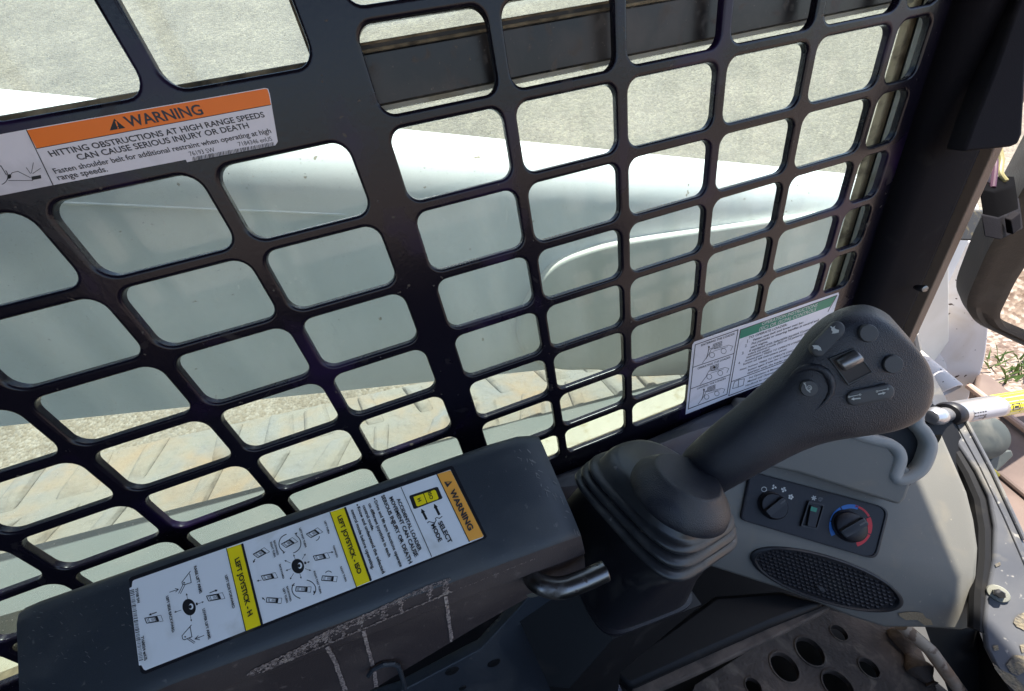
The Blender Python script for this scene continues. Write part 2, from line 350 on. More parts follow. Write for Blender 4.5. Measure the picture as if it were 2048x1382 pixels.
# =================================================================== CAB SIDE (below and round the window)
cab = thing('cab_frame', 'black loader cab frame with grey outer sill below the dusty side window', 'cab frame', (-.1, .1, -.6))
mb = MB()
def lz(x): return -.519 - .137 * (x - .049)
mb.loft([[V((x, .075, lz(x) + .02)), V((x, .197, lz(x) + .004)), V((x, .2, lz(x))), V((x, .2, lz(x) - .10)), V((x, .075, lz(x) - .10))] for x in (-1.3, -.6, 0, .62)])
mk('ledge', mb, M['ledge'], cab, ang=40)
mb = MB(); mb.abox(-.9, .62, .036, .085, -.52, -.447); mk('outer_sill', mb, M['alu'], cab, bevel=.004)
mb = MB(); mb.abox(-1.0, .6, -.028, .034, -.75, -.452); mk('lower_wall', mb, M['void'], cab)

mb = MB(); mb.abox(-.95, .757, -.98, .06, .45, .48); mk('unseen_roof', mb, M['void'], cab, bevel=.01)  # out of view; front edge placed to cut the sun on the console
mb = MB(); mb.abox(-.95, .56, .040, .06, .135, .449); mk('unseen_upper_wall', mb, M['void'], cab)  # out of view; added to stop sun entering above the guard
mb = MB(); mb.abox(-.97, -.94, -.98, .06, -1.0, .449); mk('unseen_rear_wall', mb, M['void'], cab)  # out of view; added to darken what the pillar reflects
mb = MB(); mb.abox(-.93, .5, -1.0, -.97, -1.0, -.30); mk('unseen_far_wall', mb, M['void'], cab)  # out of view; added to darken reflections in guard and pillar
win = thing('side_window', 'dusty greenish side window pane in dirty rubber seals behind the guard', 'window', (0, .033, -.45))
mb = MB(); mb.abox(-.75, .462, .030, .0345, -.444, .33); mk('glass', mb, M['glass'], win, smooth=False)
# bottom seal
mb = MB()
for (za, zb, ya, yb) in ((-.452, -.4335, .010, .030), (-.450, -.4415, .004, .010)): mb.abox(-.75, .462, ya, yb, za, zb)
mk('bottom_seal', mb, M['seal'], win, bevel=.003)
mb = MB(); mb.abox(-.75, .462, .0025, .0088, -.4412, -.4392); mk('seal_groove', mb, M['sealdark'], win)
# upright seal at the front edge
xa = Yp(1803, 85, .022).x; xb = Yp(1815, 85, .022).x; xc = Yp(1829, 85, .012).x; xd = Yp(1850, 85, .008).x
mb = MB(); mb.abox(xa, xb, .019, .029, -.43, .33); mk('front_seal', mb, mat('front_seal_tan', (.42, .33, .21), .8, dust=((.15, .11, .07), 50, .5, .7)), win, bevel=.002)
mb = MB(); mb.abox(xb, xc + .004, .016, .029, -.43, .33); mk('front_groove', mb, M['sealdark'], win, bevel=.001)
mb = MB(); mb.abox(xc, xd + .01, .006, .0155, -.43, .33); mk('front_channel', mb, mat('channel_grey', (.30, .28, .25), .6, dust=((.2, .17, .12), 40, .5, .8)), win, bevel=.002)
# cross rail of the sliding window, front half only
zt_, zb_ = Yp(860, 85, .016).z, Yp(860, 192, .016).z
zq = lambda v, y=.016: Yp(860, v, y).z
mb = MB(); mb.abox(-.112, .445, .014, .026, zb_, zt_); mk('cross_rail', mb, M['rail'], win, bevel=.0012)
mb = MB(); mb.tube([V((-.112, .017, zq(80))), V((.445, .017, zq(80)))], .0013, 8); mk('lower_bead', mb, M['seal'], win)
mb = MB(); mb.tube([V((-.112, .019, zq(66, .019))), V((.445, .019, zq(66, .019)))], .0011, 8); mk('upper_bead', mb, M['seal'], win)
mb = MB(); mb.abox(-.112, .445, .018, .025, zt_ + .0002, zq(68, .018)); mk('rail_groove', mb, M['sealdark'], win)
mb = MB(); mb.abox(-.112, .445, .016, .025, zq(202), zb_ - .0002); mk('rail_lip', mb, M['alu'], win)
# dirty seal along the bottom and front of the rear opening
mb = MB(); mb.tube([V((-.75, .026, .0435)), V((-.30, .026, .0435)), V((-.131, .026, .0435))], .0030, 8); mb.tube([V((-.1275, .026, .046)), V((-.1275, .026, .33))], .0022, 8)
mk('rear_seal', mb, M['seal'], win)

# =================================================================== WINDOW GUARD
guard = thing('window_guard', 'glossy black steel guard with rows of rounded rectangular openings over the window', 'window guard', (0, 0, -.45))
TH, BV = .0078, .0024
gm = MB()
def ring(x0, x1, z0, z1, r, off, y, k=6):
    x0 -= off; x1 += off; z0 -= off; z1 += off; r = r + off; out = []
    for cx, cz, a in ((x1 - r, z1 - r, 0), (x0 + r, z1 - r, 90), (x0 + r, z0 + r, 180), (x1 - r, z0 + r, 270)):
        out += [V((cx + r * math.cos(rad(a + 90 * j / k)), y, cz + r * math.sin(rad(a + 90 * j / k)))) for j in range(k + 1)]
    return out
def tile(X0, X1, Z0, Z1, hole=None, r=.0105, k=6):
    Y0, Y1 = -TH / 2, TH / 2
    if hole is None:
        gm.poly([V((X0, Y0, Z0)), V((X1, Y0, Z0)), V((X1, Y0, Z1)), V((X0, Y0, Z1))]); gm.poly([V((X0, Y1, Z0)), V((X0, Y1, Z1)), V((X1, Y1, Z1)), V((X1, Y1, Z0))]); return
    seq = [(BV + .0006, Y0), (BV, Y0)] + [(BV * (1 - math.sin(a)), Y0 + BV * (1 - math.cos(a))) for a in (rad(25), rad(50), rad(75), rad(90))] + [(0, Y1 - .0008), (.0008, Y1), (.0015, Y1)]
    rings = [gm.pts(ring(*hole, r, o, y, k)) for o, y in seq]; n = 4 * (k + 1)
    for a, b in zip(rings, rings[1:]):
        for i in range(n): gm.f.append([a[i], a[(i + 1) % n], b[(i + 1) % n], b[i]])
    for rg, y, fl in ((rings[0], Y0, 0), (rings[-1], Y1, 1)):
        cor = gm.pts([V((X1, y, Z1)), V((X0, y, Z1)), V((X0, y, Z0)), V((X1, y, Z0))])
        for c in range(4):
            for j in range(k): gm.f.append([cor[c], rg[c * (k + 1) + j], rg[c * (k + 1) + j + 1]])
            gm.f.append([cor[c], rg[c * (k + 1) + k], rg[((c + 1) * (k + 1)) % n], cor[(c + 1) % 4]])
HX, HZ = .0055, .0046
zr = [.12, .06, 0, -.06, -.12, -.18, -.24, -.30, -.36]
colsR = [(-.10, 0), (0, .1), (.1, .2), (.2, .3), (.3, .4)]
for (a, b) in colsR:
    tile(a, b, .12, .33, (a + HX, b - HX, .12 + HZ, .31))
    for zt, zb in zip(zr, zr[1:]):
        if a >= .195 and zt < -.29: continue
        tile(a, b, zb, zt, (a + HX, b - HX, zb + HZ, zt - HZ))
    if a < .195:
        tile(a, b, -.447, -.36, (a + HX, b - HX, -.4055, -.36 - HZ), r=.009)
tile(.20, .48, -.447, -.30)
tile(.40, .48, .12, .33, (.4042, .4475, .12 + HZ, .31))
for zt, zb in zip(zr[:-1], zr[1:-1]): tile(.40, .48, zb, zt, (.4042, .4475, zb + HZ, zt - HZ))
gm.poly([V((-.12, -TH / 2, z)) for z in (-.447, -.42, -.36, -.30, -.24, -.18, -.12, -.06, 0, .33)] + [V((-.10, -TH / 2, z)) for z in (.33, .12, .06, 0, -.06, -.12, -.18, -.24, -.30, -.36, -.447)])
gm.poly([V((-.12, TH / 2, z)) for z in (-.447, -.42, -.36, -.30, -.24, -.18, -.12, -.06, 0, .33)] + [V((-.10, TH / 2, z)) for z in (.33, .12, .06, 0, -.06, -.12, -.18, -.24, -.30, -.36, -.447)])
colsL = [(-.22 - .1 * k, -.12 - .1 * k) for k in range(6)]
for i, (a, b) in enumerate(colsL):
    for zt, zb in zip(zr[2:], zr[3:] + [-.42]): tile(a, b, zb, zt, (a + HX, b - HX, zb + HZ, zt - HZ), r=.0115)
    tile(a, b, -.447, -.42)
    tile(a, b, 0, .33, (a + HX + (.001 if i else .0), b - (HX if i else HX + .0005), .0392, .30), r=.012)
mk('plate', gm, M['guard'], guard, ang=40)

# ---- orange warning label on the guard
GP = Plane(V((0, -1, 0)), V((0, -TH / 2, 0)))
wl = lambda x, y: (x * .28320, 150 + y * .28320)
sh = Sheet(GP, wl)
lb = MB(); Q = [wl(*q) for q in ((-420, 498), (185, 385), (1872, 92), (1893, 96), (1905, 130), (1962, 470), (1945, 497), (1322, 615), (1313, 598), (375, 778), (-420, 935))]
lb.prism([GP.at(*q, .00005) for q in Q], GP.n * .0002)
wlab = mk('warning_label', lb, M['paper2'], guard, smooth=False); wlab['label'] = 'white label with orange warning band'
sh.poly([(188, 390), (1872, 97), (1888, 100), (1898, 130), (1913, 208), (258, 518)], 'orange', .0003)
sh.line([(258, 520), (1913, 210)], 5, 'ink', .00035); sh.line([(186, 388), (375, 778)], 6, 'ink', .00042)
sh.poly([(775, 392), (885, 374), (806, 308)], 'ink', .0004); sh.poly([(812, 328), (822, 326), (834, 362), (826, 364)], 'orange', .0005); sh.ell((834, 374), 5, 5, 'orange', .0005)
sh.text('WARNING', (907, 367), (1442, 276), 'inksoft', bold=.02, hs=.86)
sh.text('HITTING OBSTRUCTIONS AT HIGH RANGE SPEEDS', (362, 577), (1873, 296), 'inksoft', bold=.018, hs=.8)
sh.text('CAN CAUSE SERIOUS INJURY OR DEATH', (556, 601), (1762, 373), 'inksoft', bold=.018, hs=.8)
sh.text('Fasten shoulder belt for additional restraint when operating at high', (392, 697), (1918, 408), 'inksoft', bold=.014, hs=.86)
sh.text('range speeds.', (416, 743), (765, 680), 'inksoft', bold=.014, hs=.86)
sh.text('76193 SW', (1345, 572), (1522, 540), 'inksoft'); sh.text('7184346 enUS', (1690, 504), (1925, 463), 'inksoft')
random.seed(3); x = 0
while x < 1:
    wd = random.choice((.004, .006, .010)); a = (1358 + 575 * x, 582 - 107 * x); sh.line([a, (a[0] + 6, a[1] + 30)], wd * 575, 'ink', .00042); x += wd + random.choice((.005, .008, .012))
sh.line([(-60, 700), (5, 640), (45, 705)], 5, 'ink'); sh.arc((-5, 715), 60, -40, 70, 5, 'ink'); sh.line([(55, 735), (85, 690), (125, 680), (215, 725)], 4, 'ink'); sh.line([(60, 745), (230, 745)], 4, 'ink')
sh.poly([(220, 718), (288, 706), (292, 730), (226, 742)], 'ink'); sh.line([(235, 620), (222, 692)], 4, 'ink'); sh.line([(186, 655), (215, 695)], 4, 'ink'); sh.line([(285, 660), (232, 695)], 4, 'ink'); sh.ell((66, 716), 13, 16, 'ink')
sh.flush(wlab, {'orange': 'header_band', 'ink': 'pictogram', 'inksoft': 'lettering'})

# ---- green instruction label on the guard
gl_ = lambda x, y: (1340 + x * .20256, 560 + y * .20256)
sh = Sheet(GP, gl_)
lb = MB(); Q = [gl_(*q) for q in ((240, 610), (1662, 122), (1668, 140))] 
P = [GP.at(*q, .00005) for q in Q] + [V((.437, -TH / 2 - .00005, -.424)), V((.40, -TH / 2 - .00005, -.4255))] + [GP.at(*gl_(*q), .00005) for q in ((560, 1165), (152, 1328), (220, 640))]
lb.prism(P, GP.n * .0002); ilab = mk('instruction_label', lb, M['paper2'], guard, smooth=False); ilab['label'] = 'white label with green operation instructions band'
sh.poly([(697, 492), (1648, 152), (1580, 262), (687, 582)], 'green', .0003)
sh.line([(250, 640), (672, 492), (562, 1128), (180, 1274)], 7, 'ink', closed=True); sh.line([(228, 862), (632, 725)], 6, 'ink'); sh.line([(205, 1075), (590, 935)], 6, 'ink')
sh.line([(697, 492), (1650, 150), (1560, 310)], 6, 'ink', .00042); sh.line([(697, 492), (580, 1142), (1000, 985)], 7, 'ink', .00042); sh.line([(608, 1003), (1180, 790)], 6, 'ink')
sh.text('OPERATION INSTRUCTIONS', (905, 449), (1452, 259), 'icon', bold=.01); sh.text('(SJC) OR (SCPA) CONTROLS', (878, 503), (1437, 305), 'icon', bold=.01)
sh.text('ENTERING THE LOADER', (308, 655), (638, 540), 'ink', bold=.008); sh.text('OPERATING THE LOADER', (272, 885), (597, 770), 'ink', bold=.008); sh.text('LEAVING THE LOADER', (268, 1082), (552, 978), 'ink', bold=.008)
for st, a, b in (('TO OPERATE LOADER:', (775, 583), (1155, 450)), ('Fasten seat belt and lower seat bar.', (820, 604), (1320, 424)), ('Put joysticks or steering handles in neutral and', (805, 641), (1465, 404)), ('start engine.', (795, 676), (965, 615)),
                 ('If equipped with Selectable Joystick Control', (782, 712), (1390, 490)), ('select control mode (ISO or H pattern) on', (768, 745), (1350, 530)), ('instrument panel.', (755, 775), (985, 690)), ('Activate green "PRESS TO OPERATE LOADER"', (738, 810), (1310, 598)),
                 ('button on left instrument panel.', (722, 842), (1150, 690)), ('Note: Activate "PRESS TO OPERATE LOADER"', (690, 897), (1260, 685)), ('button again if seat bar is raised or', (770, 900), (1225, 725)), ('operator exits the loader seat.', (762, 930), (1180, 780)),
                 ('See Operation & Maintenance', (778, 975), (1130, 850)), ('Manual and Operator\'s', (765, 1012), (1060, 905)), ('Handbook for more', (745, 1052), (985, 965))):
    sh.text(st, a, b, 'ink', bold=.014, hs=.85)
for i, q in enumerate(((760, 622), (738, 666), (708, 738), (672, 835))): sh.text('%d.' % (i + 1), q, (q[0] + 24, q[1] - 9), 'ink')
sh.line([(618, 1072), (636, 1005), (680, 985), (672, 1058), (618, 1072)], 5, 'ink'); sh.line([(680, 985), (735, 975), (722, 1040), (672, 1058)], 5, 'ink')
for k, (bx, by) in enumerate(((470, 650), (440, 870), (410, 1075))):          # three loader line drawings
    s_ = 1 - .06 * k
    def q_(x, y): return (bx + x * s_, by + y * s_ - x * .34 * s_)
    sh.line([q_(-150, 120), q_(-90, 60), q_(-60, 10), q_(-20, 20), q_(40, 28), q_(110, 30), q_(150, 55), q_(130, 90)], 4, 'ink')
    for j in range(6): sh.line([q_(-40 + j * 16, -32), q_(-50 + j * 16, 16)], 4, 'ink'); 
    for j in range(4): sh.line([q_(-40, -30 + j * 15), q_(45, -32 + j * 15)], 3.5, 'ink')
    sh.line([q_(-40, 40), q_(100, 42)], 3, 'ink'); sh.arc(q_(-55, 72), 26 * s_, 0, 360, 4, 'ink'); sh.arc(q_(60, 72), 26 * s_, 0, 360, 4, 'ink')
    if k != 1: sh.ell(q_(-85, -18), 9, 10, 'ink'); sh.line([q_(-85, -8), q_(-95, 40), q_(-110, 85)], 6, 'ink'); sh.line([q_(-90, 8), q_(-55, 2)], 4, 'ink')
    else: sh.ell(q_(0, -8), 10, 12, 'ink')
sh.flush(ilab, {'green': 'header_band', 'ink': 'instructions', 'icon': 'heading'})

# =================================================================== SIDE CONSOLE COVER (armrest)
tau = rad(28)
ex = V((1, 0, -.037)).normalized(); ey = V((0, math.cos(tau), math.sin(tau))); en = ex.cross(ey).normalized()
P0 = V((-.3539, -.151, -.27)); AP = Plane(en, P0)
cons = thing('console_cover', 'black moulded armrest cover with joystick pattern label and dried mud streaks', 'armrest cover', (-.2, -.14, -.42))
def ap(s, t, h=0): return P0 + ex * s + ey * t + en * h
def tn(s): return -.0085 - .041 * max(0, s)          # near edge of the flat top
prof_s = [-.0935, -.02, .02, .1, .2, .26, .285, .298, .305]
secs = []
for i, s in enumerate(prof_s):
    e = max(0, s - .27) / .035; e = e * e
    t0, t1 = .070 - .004 * e, tn(s)
    drop = .012 * e
    top0, top1 = ap(s, t0 - .008, -drop), ap(s, t1 + .008, -drop)
    nb = ap(s, t1, -drop)
    P = [ap(s, t0, -.10), ap(s, t0, -.014 - drop), ap(s, t0 - .002, -.006 - drop), ap(s, t0 - .006, -.0015 - drop), top0 - ey * .005, top0.lerp(top1, .5), top1, nb + ey * .003 - en * .0006]
    b = nb + V((0, -.0025, -.0045)); P += [nb + V((0, -.001, -.0018)), b]
    c = nb + V((0, -.0065, -.0235)); P += [c, c + V((0, .0006, -.0022)), c + V((0, .003, -.004))]
    hgt = .098 if s < .12 else .098 - .055 * min(1, (s - .12) / .12)
    P += [c + V((0, .004, -.012)), c + V((0, .006, -hgt)), c + V((0, .05, -hgt - .01))]
    if i < 2:
        def stp(u, v):
            q = AP.at(u, v) - P0; return q.dot(ex), q.dot(ey)
        (sa, ta), (sb, tb) = stp(26, 1216), stp(29, 1384)
        def send(p):
            t = (p - P0).dot(ey); return max(-.2, min(.06, sa + (t - ta) * (sb - sa) / (tb - ta)))
        P = [p + ex * (send(p) - s + (.012 if i else 0)) for p in P]
        if i == 0: cen = sum(P, V()) / len(P); P = [p - en * .003 for p in P]
    secs.append(P)
mb = MB(); mb.loft([q[:10] for q in secs], closed=False, cap0=False, cap1=False); mb.poly([p for p in secs[-1]]); mb.poly([p for p in secs[0]][::-1]); mk('cover', mb, M['cover'], cons, ang=38)
mb = MB(); mb.loft([q[9:] for q in secs], closed=False, cap0=False, cap1=False); mk('inner_face', mb, M['coverlow'], cons, ang=38)
mb = MB(); mb.loft(secs); CB = BVHTree.FromPolygons([V(v) for v in mb.v], mb.f)
def chit(q, lift=.0007):
    lo, nn, i, d = CB.ray_cast(CAM, ray(*q).normalized())
    return None if lo is None else lo + (nn if nn.dot(CAM - lo) > 0 else -nn) * lift
# left end of cover runs out of frame; dried mud along the lip and running down the inner face
random.seed(11)
SP = Plane(V((0, -1, .16)), secs[3][13])
mud = MB()
def mudpatch(pts, pl, lift=.0012):
    Pq = [pl.at(u, v, lift) for u, v in pts]; tri = geometry.tessellate_polygon([Pq]); i = mud.pts(Pq)
    for t_ in tri: mud.f.append([i[k] for k in t_])
def streak(path, w0, pl):
    L_, R_ = [], []
    for k in range(len(path) - 1):
        (x0, y0), (x1, y1) = path[k], path[k + 1]
        for j in range(8):
            t = j / 8; x, y = x0 + (x1 - x0) * t, y0 + (y1 - y0) * t; d = math.hypot(x1 - x0, y1 - y0); nx, ny = -(y1 - y0) / d, (x1 - x0) / d
            a, b = w0 * (.8 + .4 * random.random()), w0 * (.8 + .4 * random.random())
            L_.append((x + nx * a, y + ny * a)); R_.append((x - nx * b, y - ny * b))
    qstrip(L_, R_)
def qstrip(A, B, sub=3):
    for i in range(len(A) - 1):
        for j in range(sub):
            f = lambda k, t: chit((A[k][0] + (B[k][0] - A[k][0]) * t, A[k][1] + (B[k][1] - A[k][1]) * t))
            P = [f(i, j / sub), f(i, (j + 1) / sub), f(i + 1, (j + 1) / sub), f(i + 1, j / sub)]
            if None not in P and max((P[0] - P[2]).length, (P[1] - P[3]).length) < .02: mud.poly(P)
BP = Plane(V((0, -.0205, .004)).normalized().lerp(V((0, -1, .35)).normalized(), .8), secs[3][9])
cr6 = lambda x, y: (600 + x * .24414, 1080 + y * .24414)
INNER = Plane(V((0, -1, .035)), secs[3][13] + V((0, -.0012, 0)))
for path, wd in ((((1195, 455), (1215, 620), (1240, 800), (1262, 1010)), 19), (((522, 735), (550, 850), (585, 980), (610, 1070), (630, 1240)), 20), (((222, 868), (290, 990), (340, 1130), (375, 1240)), 24)):
    mud = MB(); streak([cr6(*q) for q in path], wd * .24414 * .8, INNER); mk('mud_streak', mud, M['mud'], cons, smooth=False)
mud = MB(); BAND = Plane(V((0, -.96, .28)), secs[3][10] + V((0, -.0016, .0004)))
# lip deposit: a ragged ribbon with bare windows
tops = [(0, 880), (120, 800), (230, 745), (330, 700), (430, 655), (560, 605), (680, 545), (800, 490), (930, 430), (1040, 385), (1190, 330), (1225, 320)]
base = lambda x: 945 - (x * .4225 if x < 1215 else 513 + (x - 1215) * .40)
def ribbon(xa, xb, ya, yb, n=10):
    A = [(xa + (xb - xa) * k / n, ya(xa + (xb - xa) * k / n) + random.uniform(-5, 5)) for k in range(n + 1)]
    B = [(xa + (xb - xa) * k / n, yb(xa + (xb - xa) * k / n) + random.uniform(-4, 4)) for k in range(n + 1)]
    qstrip([cr6(*q) for q in A], [cr6(*q) for q in B], 3)
def topy(x):
    for (x0, y0), (x1, y1) in zip(tops, tops[1:]):
        if x0 <= x <= x1: return y0 + (y1 - y0) * (x - x0) / (x1 - x0)
    return 320
def blob(x, y, r, st=1.0):
    n_ = 7; a0 = random.uniform(0, 6)
    P = [chit(cr6(x + r * st * random.uniform(.5, 1.1) * math.cos(a0 + 6.283 * k / n_) - r * .2 * math.sin(a0 + 6.283 * k / n_), y + r * random.uniform(.5, 1.1) * math.sin(a0 + 6.283 * k / n_) - .42 * (r * st * math.cos(a0 + 6.283 * k / n_)))) for k in range(n_)]
    if None not in P and max((p - P[0]).length for p in P) < .02: mud.poly(P)
for k in range(900):
    x = random.uniform(-420, 1230); t_ = random.random() ** 1.7; y = (topy(max(0, x)) if x > 0 else 880 - x * .48) - 8 + t_ * 70 * (1 - max(0, x) / 1900)
    if y < (base(x) - 3): blob(x, y, random.uniform(3, 10) * (1 - max(0, x) / 2600), 1.8)
for k in range(420):
    x = random.uniform(-300, 1240); blob(x, base(x) - 4 + random.gauss(0, 3), random.uniform(2.5, 6), 2.2)
for k in range(60):
    x = random.uniform(1240, 1950); blob(x, base(x) - 3 + random.gauss(0, 2), random.uniform(1.5, 3), 2.6)
for a_, b_ in ((-260, -180), (-90, -20), (20, 50), (96, 152), (204, 258), (350, 372), (476, 516), (668, 716), (806, 842), (1040, 1088), (1172, 1218)):
    for k in range(34):
        x = random.uniform(a_, b_); t_ = random.random(); y = topy(max(0, x)) if x > 0 else 880 - x * .48; blob(x, y + (base(x) - y) * t_, random.uniform(5, 11), 1.1)
mk('mud_lip', mud, M['mud'], cons, smooth=False)
mud = MB(); random.seed(21)
for k in range(46):
    t = random.random(); x = 1040 + 130 * t + random.gauss(0, 7); y = 905 + 165 * t + random.gauss(0, 10); a = random.uniform(.3, 1.3); l = random.uniform(3, 13)
    qstrip([(x, y), (x + l * math.cos(a), y + l * math.sin(a))], [(x + 1.1, y - 1.1), (x + l * math.cos(a) + .5, y + l * math.sin(a) - .5)], 1)
for k in range(60):
    x = random.uniform(40, 260); y = 1212 - (x - 30) * .33 + random.uniform(20, 190); l = random.uniform(2, 8); a = random.uniform(-1, 1)
    qstrip([(x, y), (x + l * math.cos(a), y + l * math.sin(a))], [(x + .6, y - 1.0), (x + l * math.cos(a), y + l * math.sin(a) - .8)], 1)
mk('scuffs', mud, mat('scuff_grey', (.15, .15, .15), .7), cons, smooth=False)
# moulded raised outline on the inner face
mb = MB(); mb.tube([INNER.at(*cr6(*q), .0) for q in crv([V(q) for q in ((560, 1105), (640, 1040), (760, 1012), (805, 1030), (830, 1100), (862, 1205))], 5)] if False else [INNER.at(*cr6(*q), .0) for q in ((560, 1110), (600, 1060), (680, 1022), (770, 1015), (805, 1035), (826, 1090), (848, 1160), (862, 1215))], .0018, 8)
mk('moulded_rib', mb, M['cover'], cons)
# recessed lower panel with bolt holes
LOW = Plane(V((0, -1, .05)), V((-.06, -.150, -.36)))
mb = MB(); mb.prism([LOW.at(*q) for q in ((700, 1420), (800, 1385), (960, 1300), (1040, 1215), (1110, 1130), (1200, 1150), (1180, 1300), (1120, 1420))], V((0, .01, 0)))
mk('lower_panel', mb, M['cover'], cons, bevel=.001)
for u, v, r in ((988, 1326, 15), (904, 1342, 15), (925, 1376, 9)):
    mb = MB(); mb.lathe(LOW.at(u, v, .0002), LOW.n, [(.0, .0004), (r * .00042, .0004), (r * .00046, 0)], 20); mk('bolt_hole', mb, M['void'], cons)
# paler round patch where the rod leaves the cover
mb = MB(); rp = INNER.at(1075, 1175, .0003); mb.lathe(rp, INNER.n, [(0, .001), (.011, .0008), (.013, 0)], 24); mk('rod_bushing', mb, mat('bushing', (.10, .10, .085), .45, bump=(500, .0004)), cons)
# ---- the joystick pattern label
cA = lambda x, y: (240 + x * .20266, 1080 + y * .20266)
cB = lambda x, y: (440 + x * .20266, 1000 + y * .20266)
cC = lambda x, y: (660 + x * .18816, 920 + y * .18816)
lb = MB(); lb.prism([AP.at(*q, .0001) for q in (cA(92, 382), cA(120, 362), cC(1290, 62), cC(1312, 75), cC(1668, 815), cC(1650, 835), cA(260, 1320), cA(225, 1318), cA(205, 1300))], AP.n * .0002)
rim = mk('label_backing', lb, M['panel'], cons, smooth=False)
lb = MB(); lb.prism([AP.at(*q, .0003) for q in (cA(125, 410), cA(140, 395), cC(1262, 108), cC(1280, 105), cC(1632, 808), cC(1622, 825), cA(255, 1285), cA(238, 1278), cA(213, 1235), cA(190, 1238), cA(95, 475), cA(118, 465))], AP.n * .0002)
plab = mk('joystick_pattern_label', lb, M['paper'], cons, smooth=False); plab['label'] = 'white joystick pattern label with two yellow bands'
LF = .0006; LT = .0008
s1 = Sheet(AP, cC)
def T(sh, st, a, b, bold=.006, m='ink', hs=.86):
    bold += .022; sh.text(st, a, b, m, LT + .0003, bold, hs)
s1.poly([(1138, 152), (1268, 112), (1282, 112), (1628, 800), (1622, 818), (1482, 865)], 'amber', LF); s1.line([(1136, 152), (1480, 866)], 9, 'ink', LT)
s1.line([(755, 290), (1080, 1025)], 7, 'ink', LT)
T(s1, 'WARNING', (1272, 332), (1478, 757), .014, 'inksoft')
s1.poly([(1212, 232), (1300, 228), (1248, 292)], 'inksoft', LT); s1.poly([(1234, 240), (1282, 236), (1253, 250)], 'amber', LT + .0001)
s1.poly([(848, 378), (1130, 286), (1148, 290), (1196, 400), (1188, 412), (905, 520), (888, 516), (843, 395)], 'ink', LF)
s1.poly([(886, 392), (990, 358), (1028, 458), (938, 492), (920, 486)], 'yellow', LT); s1.poly([(998, 355), (1108, 318), (1124, 324), (1154, 402), (1148, 416), (1036, 455)], 'yellow', LT)
T(s1, 'ISO', (1040, 348), (1068, 424), .0, 'ink'); T(s1, 'H', (928, 416), (942, 448), 0)
for a, b in (((1157, 572), (1105, 465)), ((1022, 622), (970, 517))):
    s1.arrow(a, b, 26, 46, 'ink', LF)
s1.line([(1190, 600), (1165, 620), (1135, 612), (1120, 622), (1128, 640), (1112, 668), (1052, 655), (1036, 668)], 8, 'ink', LF)
T(s1, 'SELECT', (1148, 668), (1262, 892), .01); T(s1, 'MODE', (1074, 692), (1158, 876), .01)
T(s1, 'ACCIDENTAL LOADER', (708, 418), (945, 976), .008); T(s1, 'MOVEMENT CAN CAUSE', (630, 404), (905, 1036), .008); T(s1, 'SERIOUS INJURY OR DEATH', (543, 385), (842, 1108), .008)
T(s1, 'Drive and lift arm functions operate', (470, 440), (745, 1142)); T(s1, 'on different joysticks in each', (405, 468), (622, 1036)); T(s1, 'control mode.', (345, 488), (447, 756))
T(s1, 'Know and understand the selected', (288, 505), (557, 1212)); T(s1, 'control mode before operating.', (222, 535), (447, 1166))
s1.ell((474, 412), 9, 9, 'ink', LT); s1.ell((290, 478), 9, 9, 'ink', LT)
s2 = Sheet(AP, cB)
s2.poly([(1085, 120), (1225, 75), (1482, 800), (1345, 858)], 'yellow', LF); s2.line([(1085, 120), (1345, 858)], 8, 'ink', LT); s2.poly([(1222, 74), (1242, 68), (1500, 793), (1480, 802)], 'ink', LT)
T(s2, 'LEFT JOYSTICK - ISO', (1158, 168), (1362, 738), .01)
for st, a, b in (('LEFT TURN', (1027, 212), (1068, 335)), ('LEFT FAST TURN', (780, 282), (840, 470)), ('BACKWARD', (527, 405), (565, 548)), ('RIGHT TURN', (492, 420), (535, 568)), ('BACKWARD', (582, 640), (620, 782)), ('FORWARD', (1112, 455), (1152, 572)), ('RIGHT TURN', (1184, 662), (1238, 808)), ('RIGHT FAST TURN', (922, 706), (988, 925)), ('BACKWARD', (654, 857), (692, 1004)), ('LEFT TURN', (618, 877), (656, 1018))): T(s2, st, a, b, .012)
def loader(sh, c, ang, L_=95, W_=52):
    ca, sa = math.cos(rad(ang)), math.sin(rad(ang))
    def q(x, y): return (c[0] + (x * ca - y * sa) * L_, c[1] + (x * sa + y * ca) * L_ * W_ / 95 * 1.15)
    sh.poly([q(-.85, -.42), q(-.78, -.5), q(.55, -.5), q(.6, -.4), q(.6, .4), q(.55, .5), q(-.78, .5), q(-.85, .42)], 'ink', LF)
    sh.poly([q(-.42, -.30), q(.2, -.30), q(.2, .30), q(-.42, .30)], 'paper', LT); sh.poly([q(-.74, -.36), q(-.62, -.36), q(-.62, .36), q(-.74, .36)], 'paper', LT)
    sh.poly([q(-.56, -.36), q(-.48, -.36), q(-.48, .36), q(-.56, .36)], 'paper', LT)
    for k in range(4): sh.line([q(-.15 + k * .09, -.2), q(-.15 + k * .09, .2)], 3, 'ink', LT + .0001)
    sh.line([q(.28, -.34), q(.28, .34)], 3, 'paper', LT); sh.line([q(.6, -.5), q(1.0, -.5), q(1.0, .5), q(.6, .5)], 4, 'ink', LF)
for c, a in (((925, 328), -38), ((678, 425), -40), ((400, 525), -40), ((993, 562), -18), ((480, 758), -18), ((1072, 775), 6), ((815, 880), 4), ((525, 990), 6)): loader(s2, c, a, 82, 54)
